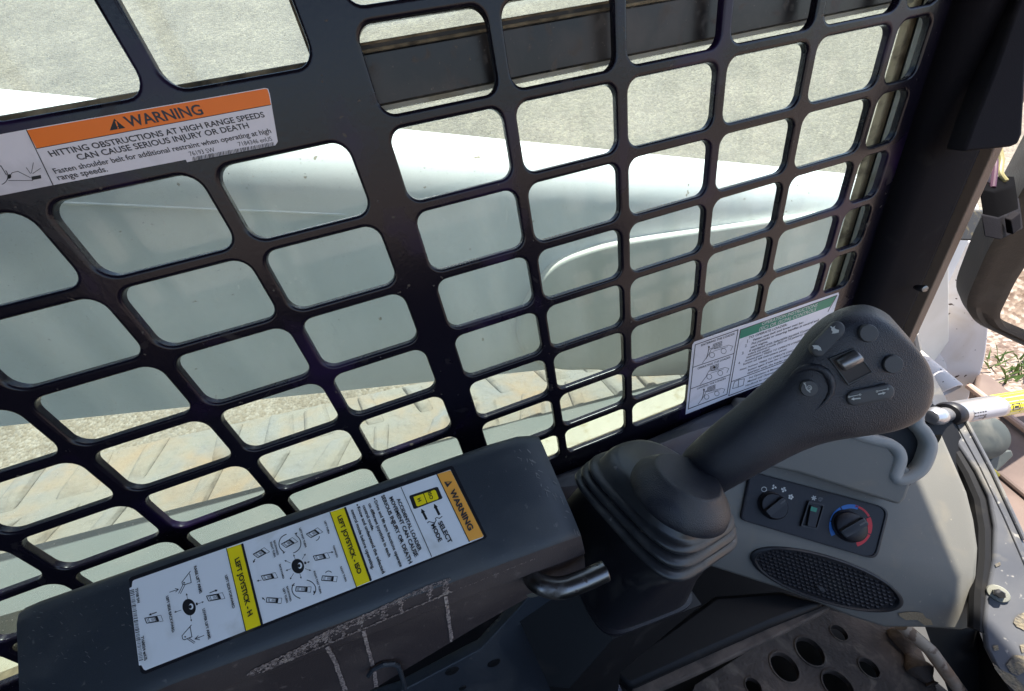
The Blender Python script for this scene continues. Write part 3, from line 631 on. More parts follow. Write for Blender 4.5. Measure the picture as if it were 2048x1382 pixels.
def joy(sh, c, rx, ry, arrows):
    sh.ell(c, rx, ry, 'ink', LF, rot=-.25); sh.ell((c[0] + 20, c[1] - 6), 22, 30, 'paper', LT); sh.ell((c[0] + 12, c[1] - 4), 14, 18, 'ink', LT + .0001)
    sh.poly([(c[0] + rx, c[1] - 42), (c[0] + rx + 16, c[1] - 46), (c[0] + rx + 22, c[1] - 22), (c[0] + rx + 4, c[1] - 18)], 'ink', LF)
    for (x, y) in arrows:
        d = math.hypot(x - c[0], y - c[1]); sh.arrow((c[0] + (x - c[0]) * .55, c[1] + (y - c[1]) * .55), (x, y), 4, 20, 'ink', LF)
joy(s2, (768, 653), 62, 73, ((845, 528), (725, 535), (635, 595), (648, 698), (690, 785), (802, 778), (900, 698), (887, 607)))
s2.arc((690, 430), 108, -55, 70, 8, 'ink', LF, .9); s2.arc((690, 430), 108, 125, 250, 8, 'ink', LF, .9); s2.poly([(735, 330), (765, 318), (752, 350)], 'ink', LF); s2.poly([(618, 520), (648, 506), (628, 530)], 'ink', LF)
s2.arc((830, 880), 115, -75, 35, 8, 'ink', LF, .8); s2.arc((830, 880), 120, 110, 215, 8, 'ink', LF, .8); s2.poly([(708, 850), (712, 832), (742, 842)], 'ink', LF); s2.poly([(925, 920), (920, 895), (948, 905)], 'ink', LF)
s2.arrow((1070, 522), (1122, 512), 5, 22, 'ink', LF); s2.arrow((408, 790), (362, 800), 5, 22, 'ink', LF); s2.arrow((345, 585), (325, 622), 8, 24, 'ink', LF); s2.arc((940, 360), 40, 0, 75, 7, 'ink', LF); s2.arc((1072, 735), 34, 210, 320, 7, 'ink', LF); s2.arrow((440, 985), (412, 960), 8, 22, 'ink', LF)
s3 = Sheet(AP, cA)
s3.poly([(1050, 85), (1195, 40), (1392, 838), (1240, 897)], 'yellow', LF); s3.line([(1050, 85), (1240, 897)], 8, 'ink', LT); s3.poly([(1193, 40), (1215, 32), (1412, 830), (1390, 840)], 'ink', LT)
T(s3, 'LEFT JOYSTICK - H', (1132, 192), (1265, 760), .01)
for st, a, b in (('RAISE LIFT ARMS', (728, 265), (785, 533)), ('LEFT SIDE FORWARD', (1035, 355), (1112, 680)), ('LOWER LIFT ARMS', (812, 685), (872, 985)), ('LEFT SIDE BACKWARD', (453, 560), (515, 918)), ('73168 SW', (150, 485), (172, 632)), ('7168024 enUS', (207, 960), (242, 1195))): T(s3, st, a, b, .010)
joy(s3, (682, 663), 65, 82, ((655, 525), (828, 608), (535, 715), (705, 805)))
loader(s3, (935, 565), -16, 92, 54); loader(s3, (325, 785), -14, 92, 54)
s3.arrow((888, 520), (965, 492), 9, 26, 'ink', LF); s3.arrow((358, 714), (282, 742), 9, 26, 'ink', LF)
for pts in (((693, 310), (612, 415), (615, 435), (640, 440), (703, 420), (688, 335)), ((703, 840), (612, 945), (617, 975), (635, 985), (710, 955), (692, 860))): s3.line(pts, 7, 'ink', LF)
for pts in (((622, 440), (580, 525)), ((638, 448), (597, 528)), ((668, 980), (730, 1020)), ((682, 968), (740, 1008)), ((490, 515), (575, 487)), ((545, 478), (575, 487), (550, 512)), ((828, 942), (740, 978)), ((770, 945), (740, 978), (785, 985))): s3.line(pts, 6, 'ink', LF)
s3.ell((633, 422), 8, 8, 'ink', LF); s3.ell((643, 955), 8, 8, 'ink', LF)
random.seed(5); t = .01
while t < .97:
    wd = random.choice((.004, .007, .011)); a = (100 + 95 * t, 492 + 730 * t); s3.line([a, (a[0] + 34, a[1] - 9)], wd * 735, 'ink', LF); t += wd + random.choice((.006, .010, .014))
for s_ in (s1, s2, s3): s_.flush(plab, {'ink': 'lettering', 'inksoft': 'warning_lettering', 'amber': 'header_band', 'yellow': 'band', 'paper': 'pictogram_detail'})

# bent steel rod coming out of the cover
rod = thing('seat_bar_rod', 'short bent worn steel rod sticking out beside the armrest cover', 'rod', D(1080, 1170, .29))
mb = MB(); pth = crv([D(1058, 1118, .315), D(1062, 1150, .292), D(1080, 1168, .283), D(1118, 1176, .281), D(1160, 1164, .284), D(1212, 1141, .289)], 6)
mb.tube(pth, .0076, 20); mk('rod', mb, M['steel'], rod, ang=50, bevel=.0012)

# =================================================================== JOYSTICK
joyt = thing('joystick', 'black joystick grip leaning over a ribbed rubber boot with grey thumb buttons', 'joystick', (.03, -.15, -.44))
RA, RB, RC = V((-.0296, -.1025, -.3159)), V((-.0035, -.2192, -.325)), V((.0905, -.1946, -.3722))
rn = V((.4428, .0296, .8961)).normalized(); rc = (RA + RC) / 2; r1 = (RC - RB).normalized(); r2 = rn.cross(r1).normalized()
def sq(c, h, n_exp, z, e1=r1, e2=r2, nn=rn, n=48, hy=None):
    out = []; hy = hy or h
    for k in range(n):
        t = 2 * math.pi * k / n; cs, sn = math.cos(t), math.sin(t)
        out.append(c + nn * z + e1 * (h * math.copysign(abs(cs) ** (2 / n_exp), cs)) + e2 * (hy * math.copysign(abs(sn) ** (2 / n_exp), sn)))
    return out
# pedestal (moulded housing below the boot)
FB, FC = Zp(1225, 1273, -.405), Zp(1404, 1203, -.428)
f1 = (FC - FB).normalized(); FA = FB + V((0, 1, 0)) * .135 + V((-.01, 0, 0)); fc = (FA + FC) / 2; fn = V((.12, 0, 1)).normalized(); f2 = fn.cross(f1).normalized()
hx = (FC - FB).length / 2 + .004
S_ = [sq(fc, hx + .002, 6, -.004, f1, f2, fn, hy=.068), sq(fc, hx + .002, 6, -.001, f1, f2, fn, hy=.068), sq(fc, hx - .001, 5.5, .0, f1, f2, fn, hy=.066)]
for q in (.35, .7, .97):
    A_, B_s = sq(fc, hx - .003, 5, .004, f1, f2, fn, hy=.064), sq(rc, .0545, 4.2, -.002, hy=.056)
    S_.append([a.lerp(b, q) for a, b in zip(A_, B_s)])
mb = MB(); mb.loft(S_); mk('pedestal', mb, M['panel'], joyt, ang=50)
# bellows
hs_ = [(.0560, 5.2, -.001), (.0596, 5.2, .0002), (.0606, 5.2, .0024), (.0600, 5.2, .0048), (.0572, 5, .0062), (.0540, 4.9, .0068), (.0540, 4.8, .0082), (.0572, 4.7, .0088), (.0584, 4.6, .0108), (.0578, 4.5, .0134), (.0550, 4.4, .0148), (.0518, 4.3, .0154), (.0518, 4.2, .0168),
       (.0544, 4.1, .0174), (.0556, 4.0, .0194), (.0550, 3.9, .0218), (.0524, 3.8, .0232), (.0496, 3.7, .0236), (.0490, 3.6, .0255), (.0480, 3.2, .031), (.0468, 2.9, .0355), (.0450, 2.6, .0385), (.0405, 2.3, .0405)]
mb = MB(); mb.loft([sq(rc + r2 * .004 * (z / .05), h, e, z, hy=h * 1.03) for h, e, z in hs_], cap0=False); mk('boot', mb, M['rubber'], joyt, ang=60)
# grip
st_ = [((1358, 942), (1420, 990), .328), ((1366, 920), (1440, 979), .319), ((1384, 896), (1470, 963), .308), ((1430, 853), (1530, 931), .297), ((1485, 810), (1590, 899), .288), ((1535, 765), (1650, 878), .279), ((1573, 726), (1720, 867), .271), ((1599, 689), (1783, 858), .265),
       ((1624, 657), (1833, 836), .260), ((1660, 631), (1858, 799), .256), ((1700, 618), (1860, 755), .253), ((1740, 618), (1846, 716), .251), ((1770, 629), (1826, 688), .250), ((1787, 640), (1812, 668), .250)]
secs = []; n = 40
def mixf(a, b, t): return a + (b - a) * t
for i, (l, r, d) in enumerate(st_):
    Lp, Rp = D(*l, d), D(*r, d); mid = (Lp + Rp) / 2; wv = (Rp - Lp) / 2; hw = wv.length * (.955 if i < 11 else .97); e1 = wv.normalized()
    f = (CAM - mid).normalized(); f = (f - e1 * f.dot(e1)).normalized()
    q = min(1, max(0, (i - 3) / 4)); endq = [1, .96, .86, .6][max(0, 13 - i)] if i > 9 and False else 1
    df = mixf(.021, .0165, q); db = mixf(.022, .030, q)
    if i >= 11: k_ = (1, .82, .55)[i - 11]; df *= k_; db *= k_
    exf = mixf(2.1, 3.0, q)
    sec_ = []
    for k in range(n):
        t = 2 * math.pi * k / n; cs, sn = math.cos(t), math.sin(t)
        e_ = exf if sn > 0 else 2.2
        sec_.append(mid + e1 * hw * math.copysign(abs(cs) ** (2 / e_), cs) + f * ((df if sn > 0 else db) * math.copysign(abs(sn) ** (2 / e_), sn)))
    secs.append(sec_)
secs = [[a for a in s] for s in zip(*[crv([secs[i][k] for i in range(len(secs))], 3) for k in range(n)])]
hm = MB(); hm.loft(secs); grip = mk('grip', hm, M['handle'], joyt, ang=60)
bvh = BVHTree.FromPolygons([V(v) for v in hm.v], hm.f)
def hit(u, v):
    loc, nn, i, dist = bvh.ray_cast(CAM, ray(u, v).normalized()); return loc, (nn if nn.dot(CAM - loc) > 0 else -nn)
# skirt at the foot of the grip
ax = (D(1430, 900, .30) - D(1395, 965, .315)).normalized().lerp(rn, .72).normalized()
dc = D(1358, 985, .296)
mb = MB(); mb.lathe(dc, ax, [(.0300, -.012), (.0375, -.006), (.0386, -.0035), (.0384, .0), (.0379, .0028), (.0368, .0056), (.0346, .0088), (.0316, .0118), (.0288, .0146), (.0268, .0172), (.0258, .0186), (.0235, .0190)], 48); mk('skirt', mb, M['handle'], joyt, ang=60)
# buttons
_, fn_ = hit(1690, 745)
for u, v in ((1640, 700), (1720, 660), (1780, 740), (1740, 800), (1650, 780)): fn_ = fn_ + hit(u, v)[1]
fn_.normalize()
def pad(name, pts, h, m, c=None, dz=.003, parent=joyt):
    c = c or (sum(p[0] for p in pts) / len(pts), sum(p[1] for p in pts) / len(pts)); loc, nn = hit(*c); nn = (nn + fn_ * 1.5).normalized(); pl = Plane(nn, loc)
    P = [pl.at(*p) for p in pts]; ctr = sum(P, V()) / len(P)
    def sc(k, hh): return [ctr + (p - ctr) * k + pl.n * hh for p in P]
    mb = MB(); mb.loft([sc(1.0, -dz), sc(1.0, h * .55), sc(.965, h * .85), sc(.90, h), sc(.5, h * 1.02)]); return mk(name, mb, m, parent, ang=40), Plane(pl.n, ctr + pl.n * (h * 1.03))
def capsule(a, b, r, n=10, sq_=1):
    dx, dy = b[0] - a[0], b[1] - a[1]; an = math.atan2(dy, dx); out = []
    for c, s in ((b, -90), (a, 90)):
        out += [(c[0] + r * math.cos(an + rad(s + 180 * k / n)), c[1] + r * math.sin(an + rad(s + 180 * k / n))) for k in range(n + 1)]
    return out
def circ(c, rx, ry, n=28): return [(c[0] + rx * math.cos(2 * math.pi * k / n), c[1] + ry * math.sin(2 * math.pi * k / n)) for k in range(n)]
ci = lambda x, y: (1560 + x * .18812, 600 + y * .18812)
_, _p = pad('blank_button', circ(ci(925, 352), 19.5, 18), .0026, M['button']); _, _p = pad('blank_button', circ(ci(1183, 678), 20.5, 18.5), .0026, M['button'])
b1, p1 = pad('speed_rocker', capsule(ci(400, 515), ci(598, 312), 16), .0026, M['button']); s = Sheet(p1, ci)
s.poly([(528, 282), (545, 278), (560, 292), (590, 272), (578, 298), (602, 312), (628, 318), (624, 345), (605, 350), (580, 355), (548, 356), (562, 340), (545, 318), (548, 300)], 'icon', .0003)
s.poly([(340, 480), (358, 482), (378, 480), (408, 484), (432, 505), (440, 530), (446, 540), (425, 534), (412, 538), (395, 525), (372, 520), (356, 524), (360, 505)], 'icon', .0003); s.flush(b1, {'icon': 'rabbit_and_turtle_mark'})
b2, p2 = pad('boom_rocker', capsule(ci(775, 1035), ci(1120, 968), 15.5), .0026, M['button']); s = Sheet(p2, ci)
for a, b, ar in (((735, 1030), (852, 1005), ((850, 1045), (755, 1055))), ((1030, 972), (1148, 945), ((1048, 1000), (1125, 985)))):
    s.line([a, b], 7, 'icon', .0003); s.arc(a, 10, 0, 360, 5, 'icon', .0003, n=10); s.arc(b, 10, 0, 360, 5, 'icon', .0003, n=10); s.arrow(ar[0], ar[1], 13, 34, 'icon', .0003)
s.flush(b2, {'icon': 'cylinder_mark'})
b3, p3 = pad('creep_button', circ(ci(300, 935), 18, 16.5), .0026, M['button']); s = Sheet(p3, ci)
s.line([(258, 885), (272, 905), (278, 935), (290, 955), (318, 978)], 13, 'icon', .0003); s.arc((312, 935), 24, -190, 120, 9, 'icon', .0003); s.arc((314, 938), 10, -180, 90, 7, 'icon', .0003); s.line([(262, 892), (250, 880)], 5, 'icon', .0003); s.line([(266, 888), (272, 876)], 5, 'icon', .0003); s.flush(b3, {'icon': 'snail_mark'})
# thumb roller in its square well
loc, nn = hit(*ci(745, 700)); wp = Plane((nn + fn_ * 2).normalized(), loc)
well = [ci(*q) for q in ((518, 622), (785, 512), (985, 765), (725, 905))]
mb = MB(); P = [wp.at(*q, .0004) for q in well]; ctr = sum(P, V()) / 4
inn = [ctr + (p - ctr) * .92 for p in P]; mb.poly([p + wp.n * .0001 for p in inn]); mk('roller_well', mb, mat('well_shade', (.035, .025, .022), .6, dust=((.10, .07, .055), 90, .5, .75)), joyt, smooth=False)  # flat panel on the grip; recess shade put into its dark colour
mb = MB()
for a, b, c_, d_ in zip(P, P[1:] + P[:1], inn, inn[1:] + inn[:1]): mb.prism([a, b, d_, c_], wp.n * .0006)
mk('well_rim', mb, M['rubber'], joyt, bevel=.0002)
a, b = wp.at(*ci(640, 690), .0006), wp.at(*ci(822, 592), .0006)
mb = MB(); dd = (b - a).normalized(); mb.lathe(a - dd * .001, dd, [(.0038, 0), (.0046, .0006), (.0049, .0014), (.0049, (b - a).length + .0006), (.0046, (b - a).length + .0014), (.0038, (b - a).length + .002)], 24); mk('thumb_roller', mb, mat('roller_grey', (.30, .285, .28), .38, metal=.8), joyt, ang=50)
# curved step round the thumb button
def ridge(pts, r, lift=.0):
    out = []
    for u, v in pts:
        l_, n_ = hit(u, v); out.append(l_ + n_ * lift)
    return out
mb = MB(); pa = [ci(100, 822), ci(160, 765), ci(230, 725), ci(320, 708), ci(410, 722), ci(480, 760), ci(530, 830), ci(552, 910), ci(545, 985), ci(500, 1060), ci(440, 1125), ci(355, 1192)]
mb.tube(ridge(pa, 0, -.0006), [.0006, .0016, .0024, .0028, .0028, .0028, .0028, .0026, .0022, .0018, .0012, .0005], 8); mk('thumb_step', mb, M['handle'], joyt, ang=70)

# lower post under the joystick
post = thing('joystick_post', 'dark steel post carrying the joystick pedestal above the floor', 'post', (-.06, -.17, -.62))
a, b, c_, d_, e_ = Zp(1160, 1170, -.407), FB + V((0, 0, -.006)), FC + V((0, 0, -.006)), Zp(1139, 1376, -.47), Zp(1240, 1345, -.49)
f_ = Zp(1032, 1226, -.42); g_ = Zp(1098, 1372, -.47)
mb = MB(); mb.poly([f_, a, b, d_, g_]); mb.poly([b, c_, e_, d_]); mb.poly([a, a + V((.1, .06, 0)), c_ + V((0, .08, 0)), c_, b]); mb.poly([g_, d_, d_ + V((0, .02, -.2)), g_ + V((0, .02, -.2))]); mb.poly([d_, e_, e_ + V((0, .02, -.2)), d_ + V((0, .02, -.2))])
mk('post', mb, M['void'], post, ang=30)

# =================================================================== HEATER CONSOLE
M1n = V((-.25, -.62, .74)).normalized(); M1 = Plane(M1n, D(1640, 1030, .5))
hc = thing('heater_console', 'grey plastic front console with heater panel, oval speaker and cup recess', 'console', (.34, -.15, -.68))
m1 = lambda u, v, l=0: M1.at(u, v, l)
cr = [m1(1440, 1062), m1(1600, 1098), m1(1762, 1131), m1(1895, 1168)]
cdir = (cr[3] - cr[0]).normalized(); M2n = (Matrix.Rotation(rad(-26), 3, cdir) @ M1.n).normalized()
if M2n.z > M1.n.z: M2n = (Matrix.Rotation(rad(26), 3, cdir) @ M1.n).normalized()
M2 = Plane(M2n, cr[1]); m2 = lambda u, v, l=0: M2.at(u, v, l)
mb = MB()
top = [m1(u, v) for u, v in ((1400, 905), (1500, 905), (1805, 990), (1850, 930), (1887, 868))]
edge = [m1(u, v) for u, v in ((1912, 925), (1938, 985), (1952, 1040), (1960, 1095), (1958, 1130))]
bot = [m2(u, v) for u, v in ((1420, 1135), (1475, 1153), (1560, 1180), (1640, 1210), (1700, 1236), (1770, 1258), (1860, 1259), (1925, 1264))]
kn = m2(1952, 1255)
mb.poly(top + edge + [cr[3], cr[2], cr[1], cr[0]])
mb.poly([cr[0], cr[1], bot[3], bot[2], bot[1], bot[0]]); mb.poly([cr[1], cr[2], bot[5], bot[4], bot[3]]); mb.poly([cr[2], cr[3], bot[7], bot[6], bot[5]]); mb.poly([cr[3], edge[4], kn, bot[7]])
back = V((.02, .05, -.03)); dn_ = V((.02, .03, -.012))
for a, b in zip(bot[:-1], bot[1:]): mb.poly([a, b, b + dn_, a + dn_])
mb.poly([bot[-1], kn, kn + dn_, bot[-1] + dn_])
for a, b in zip([top[-1]] + edge + [kn], edge + [kn, kn]):
    if a != b: mb.poly([a, b, b + V((.012, .02, -.03)), a + V((.012, .02, -.03))])
mk('body', mb, M['grey'], hc, ang=75, bevel=.006, bseg=4)
# raised pod above the panel with the cup recess
pod_n = V((-.42, -.70, .58)).normalized(); PD = Plane(pod_n, m1(1640, 985) + M1.n * .020); pd = lambda u, v, l=0: PD.at(u, v, l)
mb = MB(); o_ = [(1420, 905), (1500, 926), (1600, 947), (1700, 979), (1800, 1011), (1812, 1000), (1832, 945), (1800, 925), (1785, 905), (1778, 893), (1745, 885), (1700, 868), (1660, 845), (1600, 800), (1480, 800)]
mb.prism([pd(*q) for q in o_], -PD.n * .034); mk('pod', mb, M['grey'], hc, ang=50, bevel=.004, bseg=3)
# dark sheet for the recess shade, then the lip with its sunlight painted in
mb = MB(); q_ = [(1660, 835), (1690, 858), (1720, 872), (1775, 884), (1800, 903), (1800, 930), (1797, 950), (1820, 952), (1848, 930), (1862, 890), (1850, 862), (1838, 845), (1838, 815), (1700, 805)]
mb.prism([pd(u, v, -.010) for u, v in q_], -PD.n * .004); mk('cup_shade', mb, M['void'], hc, smooth=False)
mb = MB(); cp = [pd(u, v, .002) for u, v in ((1655, 838), (1680, 853), (1712, 870), (1748, 881), (1778, 888), (1797, 900), (1803, 918), (1797, 940), (1793, 953), (1800, 962), (1822, 958), (1848, 940), (1862, 912), (1866, 888), (1856, 866), (1842, 850), (1840, 832), (1848, 815), (1858, 800))]
cp = crv(cp, 4); prof = []
W = [(-.0100, -.05), (-.0078, -.020), (-.0070, -.004), (-.0052, -.0004), (-.001, .0012), (.0040, .0008), (.0070, -.0012), (.0080, -.006), (.0074, -.035)]
secs = []
for i, p in enumerate(cp):
    d = (cp[min(i + 1, len(cp) - 1)] - cp[max(i - 1, 0)]).normalized(); o = PD.n.cross(d).normalized()
    secs.append([p + o * a + PD.n * b for a, b in W])
mb.loft(secs); mk('cup_lip', mb, M['greylip_lit'], hc, ang=60)
mb = MB(); mb.prism([M1.at(u, v, -.030) for u, v in ((1470, 760), (1600, 760), (1840, 790), (1905, 835), (1978, 1000), (1992, 1120), (1972, 1262), (1930, 1235), (1800, 1150), (1480, 940))], -M1.n * .005); mk('sun_block_panel', mb, M['void'], hc, smooth=False)  # hidden sheet added to block sun leaking past the console
# heater control panel
HP = Plane(M1.n, m1(1640, 1030) + M1.n * .0008)
c8 = lambda x, y: (1480 + x * .16602, 930 + y * .16602)
hpo = [HP.at(*c8(*q)) for q in ((110, 70), (1790, 520), (1632, 1142), (-10, 655))]
mb = MB(); P = rpoly(hpo, [.008, .012, .012, .008]); ctr = sum(P, V()) / len(P)
mb.loft([P, [p + HP.n * .0022 for p in P], [ctr + (p - ctr) * .985 + HP.n * .003 for p in P], [ctr + (p - ctr) * .965 + HP.n * .003 for p in P], [ctr + (p - ctr) * .955 + HP.n * .0018 for p in P]])
hp = mk('control_panel', mb, M['panel'], hc, ang=40)
FP = Plane(HP.n, HP.p + HP.n * .0019); s = Sheet(FP, c8)
for k in range(16):
    a0, a1 = 360 * k / 16, 360 * (k + 1) / 16; s.line([(290 + 30 * math.cos(rad(a)), 293 + 28 * math.sin(rad(a))) for a in (a0, a1)], 8, 'icon', .0002)
def fan(c, n_, r, ph):
    for k in range(n_):
        a = rad(ph + 360 * k / n_); s.ell((c[0] + r * .62 * math.cos(a), c[1] + r * .62 * math.sin(a)), r * .42, r * .30, 'icon', .0002, 12, a + .9)
    s.ell(c, r * .2, r * .2, 'icon', .0003, 10)
fan((410, 267), 3, 32, 10); fan((527, 297), 4, 34, 20); fan((613, 385), 5, 34, 0)
for k in range(3):
    a = rad(60 * k + 15); s.line([(890 - 28 * math.cos(a), 398 - 26 * math.sin(a)), (890 + 28 * math.cos(a), 398 + 26 * math.sin(a))], 9, 'icon', .0002)
for k in range(6):
    a = rad(60 * k + 15); s.line([(890 + 18 * math.cos(a + .45), 398 + 18 * math.sin(a + .45)), (890 + 16 * math.cos(a), 398 + 16 * math.sin(a)), (890 + 18 * math.cos(a - .45), 398 + 18 * math.sin(a - .45))], 6, 'icon', .0002)
s.poly([(938, 398), (965, 386), (998, 396), (996, 416), (968, 444), (944, 428)], 'button', .0002); s.line([(950, 402), (962, 420)], 5, 'panel', .0003); s.line([(968, 400), (978, 420)], 5, 'panel', .0003)
def dial_arc(c, r0, r1, a0, a1, m):
    n_ = 8; A = [(c[0] + r0 * math.cos(rad(a0 + (a1 - a0) * k / n_)), c[1] + r0 * math.sin(rad(a0 + (a1 - a0) * k / n_))) for k in range(n_ + 1)]; B = [(c[0] + r1[0 if isinstance(r1, tuple) else 0] * 1, 0) for k in ()] if False else [(c[0] + r1 * math.cos(rad(a0 + (a1 - a0) * k / n_)), c[1] + r1 * math.sin(rad(a0 + (a1 - a0) * k / n_))) for k in range(n_ + 1)]
    s.poly(A + B[::-1], m, .0002)
kc = (1335, 735)
for a0, a1 in ((152, 192), (195, 240), (243, 292)): dial_arc(kc, 212, 262, a0, a1, 'blue')
for a0, a1 in ((283, 332), (335, 382), (385, 432)): dial_arc(kc, 205 if a0 > 290 else 235, 260, a0, a1, 'red')
s.flush(hp, {'icon': 'fan_marks', 'button': 'defrost_mark', 'panel': 'defrost_wave', 'blue': 'cold_scale', 'red': 'hot_scale'})
def knob(c, r, slot_a):
    ce = FP.at(*c8(*c), .006) - FP.n * .006; mb = MB(); mb.lathe(ce, FP.n, [(r * 1.08, 0), (r * 1.05, .002), (r, .0025), (r * .97, .0065), (r * .90, .0078), (r * .3, .0078)], 36)
    kb = mk('dial_knob', mb, M['panel'], hc, ang=45)
    e = (FP.at(*c8(c[0] + 100 * math.cos(rad(slot_a)), c[1] + 100 * math.sin(rad(slot_a)))) - ce).normalized(); f = FP.n.cross(e)
    mb = MB(); P = rpoly([ce + FP.n * .007 + e * (a * r * .96) + f * (b * r * .26) for a, b in ((-1, -1), (1, -1), (1, 1), (-1, 1))], r * .12)
    ctr = ce + FP.n * .007; mb.loft([P, [p + FP.n * .004 for p in P], [ctr + (p - ctr) * .9 + FP.n * .0055 for p in P]]); mk('finger_bar', mb, M['grate'], kb, ang=40)
    mb = MB(); mb.box(ce + FP.n * .0126 + e * r * .62, e * r * .25, f * r * .05, FP.n * .0002); mk('pointer', mb, M['button'], kb, smooth=False)
knob((415, 495), .0172, -52); knob((1345, 745), .0188, -47)
mb = MB(); P = [FP.at(*c8(*q)) for q in ((815, 425), (1005, 470), (915, 775), (715, 735))]; P = rpoly(P, .002); ctr = sum(P, V()) / len(P)
mb.loft([P, [p + FP.n * .0035 for p in P], [ctr + (p - ctr) * .86 + FP.n * .0035 for p in P], [ctr + (p - ctr) * .84 + FP.n * .001 for p in P]]); sw = mk('defrost_switch', mb, M['grate'], hc, ang=35)
mb = MB(); P = [FP.at(*c8(*q), .0030) for q in ((845, 480), (965, 515), (905, 755), (800, 735))]; mb.prism(P, FP.n * .0016); mk('rocker', mb, M['panel'], sw, bevel=.0006)
mb = MB(); mb.prism([FP.at(*c8(*q), .0047) for q in ((858, 498), (932, 520), (915, 568), (845, 550))], FP.n * .0004); mk('indicator_lens', mb, M['lamp'], sw)
# oval speaker grille on the lower face
SPc = M2.at(1652, 1163); Lp, Rp = M2.at(1501, 1108), M2.at(1803, 1208)
e1 = (Rp - Lp) / 2; SPc = (Rp + Lp) / 2; e2 = M2.n.cross(e1).normalized()
if e2.z < 0: e2 = -e2
hh = (M2.at(1640, 1118) - M2.at(1625, 1206)).length * .5
sk = .0
def el(k, h, n=56): return [SPc + e1 * (k * math.cos(2 * math.pi * j / n)) + e2 * (hh * k * math.sin(2 * math.pi * j / n)) + M2.n * h for j in range(n)]
mb = MB(); mb.loft([el(1.0, -.002), el(1.0, .0022), el(.97, .0036), el(.94, .0036), el(.915, .0015), el(.91, .0008)]); spk = mk('speaker', mb, M['grate'], hc, ang=40)
gm2 = MB(); L1 = e1.length; eu = e1.normalized(); step = .0060
for i in range(-60, 61):
    for j in range(-40, 41):
        x, y = i * step + (step / 2 if j % 2 else 0), j * step * .86
        if (x / (L1 * .90)) ** 2 + (y / (hh * .88)) ** 2 < 1:
            c = SPc + eu * x + e2 * y + M2.n * .0008; r = .0023
            gm2.loft([[c + eu * r - e2 * r * .8, c + eu * r + e2 * r * .8, c - eu * r + e2 * r * .8, c - eu * r - e2 * r * .8], [c + (eu * r * .45 + e2 * 0) + M2.n * .0013, c + e2 * r * .4 + M2.n * .0013, c - eu * r * .45 + M2.n * .0013, c - e2 * r * .4 + M2.n * .0013]], cap0=False)
mk('grille', gm2, M['panel'], spk, ang=20)
mb = MB(); mb.prism([M2.at(u, v, .0028) for u, v in ((1633, 1169), (1645, 1174), (1652, 1183), (1640, 1180))], M2.n * .0006); mk('badge', mb, M['button'], spk)
# mud stuck on the lower edge
mud = MB(); mudpatch([(1797, 1227), (1815, 1224), (1832, 1224), (1845, 1226), (1852, 1236), (1862, 1240), (1866, 1250), (1850, 1251), (1835, 1240), (1812, 1240), (1800, 1233)], M2, .0012)
mk('mud_patch', mud, mat('mud_tan', (.33, .25, .15), .95, bump=(500, .0008)), hc, smooth=False)

# blue-black tray rim between guard and joystick
tray = thing('console_tray', 'dark blue-black plastic tray rim running under the guard behind the boot', 'tray', (.1, -.03, -.52))
mb = MB(); A = [Yp(u, v, -.008) for u, v in ((1085, 962), (1180, 925), (1280, 886), (1345, 858), (1400, 832), (1480, 800), (1570, 765), (1680, 740))]
Bq = [Yp(u, v, -.045) for u, v in ((1110, 975), (1190, 962), (1280, 905), (1340, 880), (1400, 858), (1480, 835), (1570, 800), (1690, 775))]
Cq = [b + V((0, -.006, -.012)) for b in Bq]; Dq = [b + V((0, .0, -.10)) for b in Bq]
A2 = crv(A, 4); B2 = crv(Bq, 4); C2 = crv(Cq, 4); D2 = crv(Dq, 4)
mb.loft([[a, a.lerp(b, .5) + V((0, 0, .004)), b, c, d] for a, b, c, d in zip(A2, B2, C2, D2)], closed=False, cap0=False, cap1=False); mk('rim', mb, mat('tray_plastic', (.040, .043, .060), .45, bump=(900, .0001), dust=((.10, .10, .12), 20, .5, .8)), tray, ang=60)

# =================================================================== PILLAR
pil = thing('cab_pillar', 'dark front cab pillar beside the guard with a boxy black trim cover', 'pillar', (.5, -.03, -.6))
mb = MB(); x0 = .470
pl = [(.466, -.006), (.468, -.014), (.474, -.022), (.484, -.027), (.535, -.036), (.545, -.034), (.550, -.026), (.550, .02), (.466, .02)]
mb.loft([[V((x + .012 * (-z), y, z)) for x, y in pl] for z in (-.62, -.4, -.2, 0, .2, .45)]); mk('post', mb, M['black'], pil, ang=50)
mb = MB(); mb.loft([[V((x + .012 * (-z), y, z)) for x, y in ((.556, -.040), (.566, -.043), (.566, .02), (.556, .02))] for z in (-.62, -.2, .45)]); mk('door_seal', mb, mat('pillar_edge_sunlit', (.30, .20, .14), .7, bump=(700, .0006)), pil, bevel=.001)  # brown lightened to show sun on this edge
# trim cover box
TB = Plane(V((-.55, -.80, .25)), D(1950, 150, .362))
mb = MB(); P = [TB.at(u, v) for u, v in ((1927, 304), (1950, 240), (1990, 140), (2036, 8), (2050, -60), (2064, -60), (2046, 268), (2038, 288), (2022, 294))]
mb.prism(P, V((.012, .022, 0))); mk('trim_cover', mb, M['trim'], pil, ang=30, bevel=.004, bseg=3)
mb = MB(); mb.lathe(Yp(1846, 577, -.05), V((-.3, -.9, .2)), [(.0, .004), (.004, .003), (.005, 0), (.003, -.01)], 16); mk('screw', mb, M['steel'], pil)
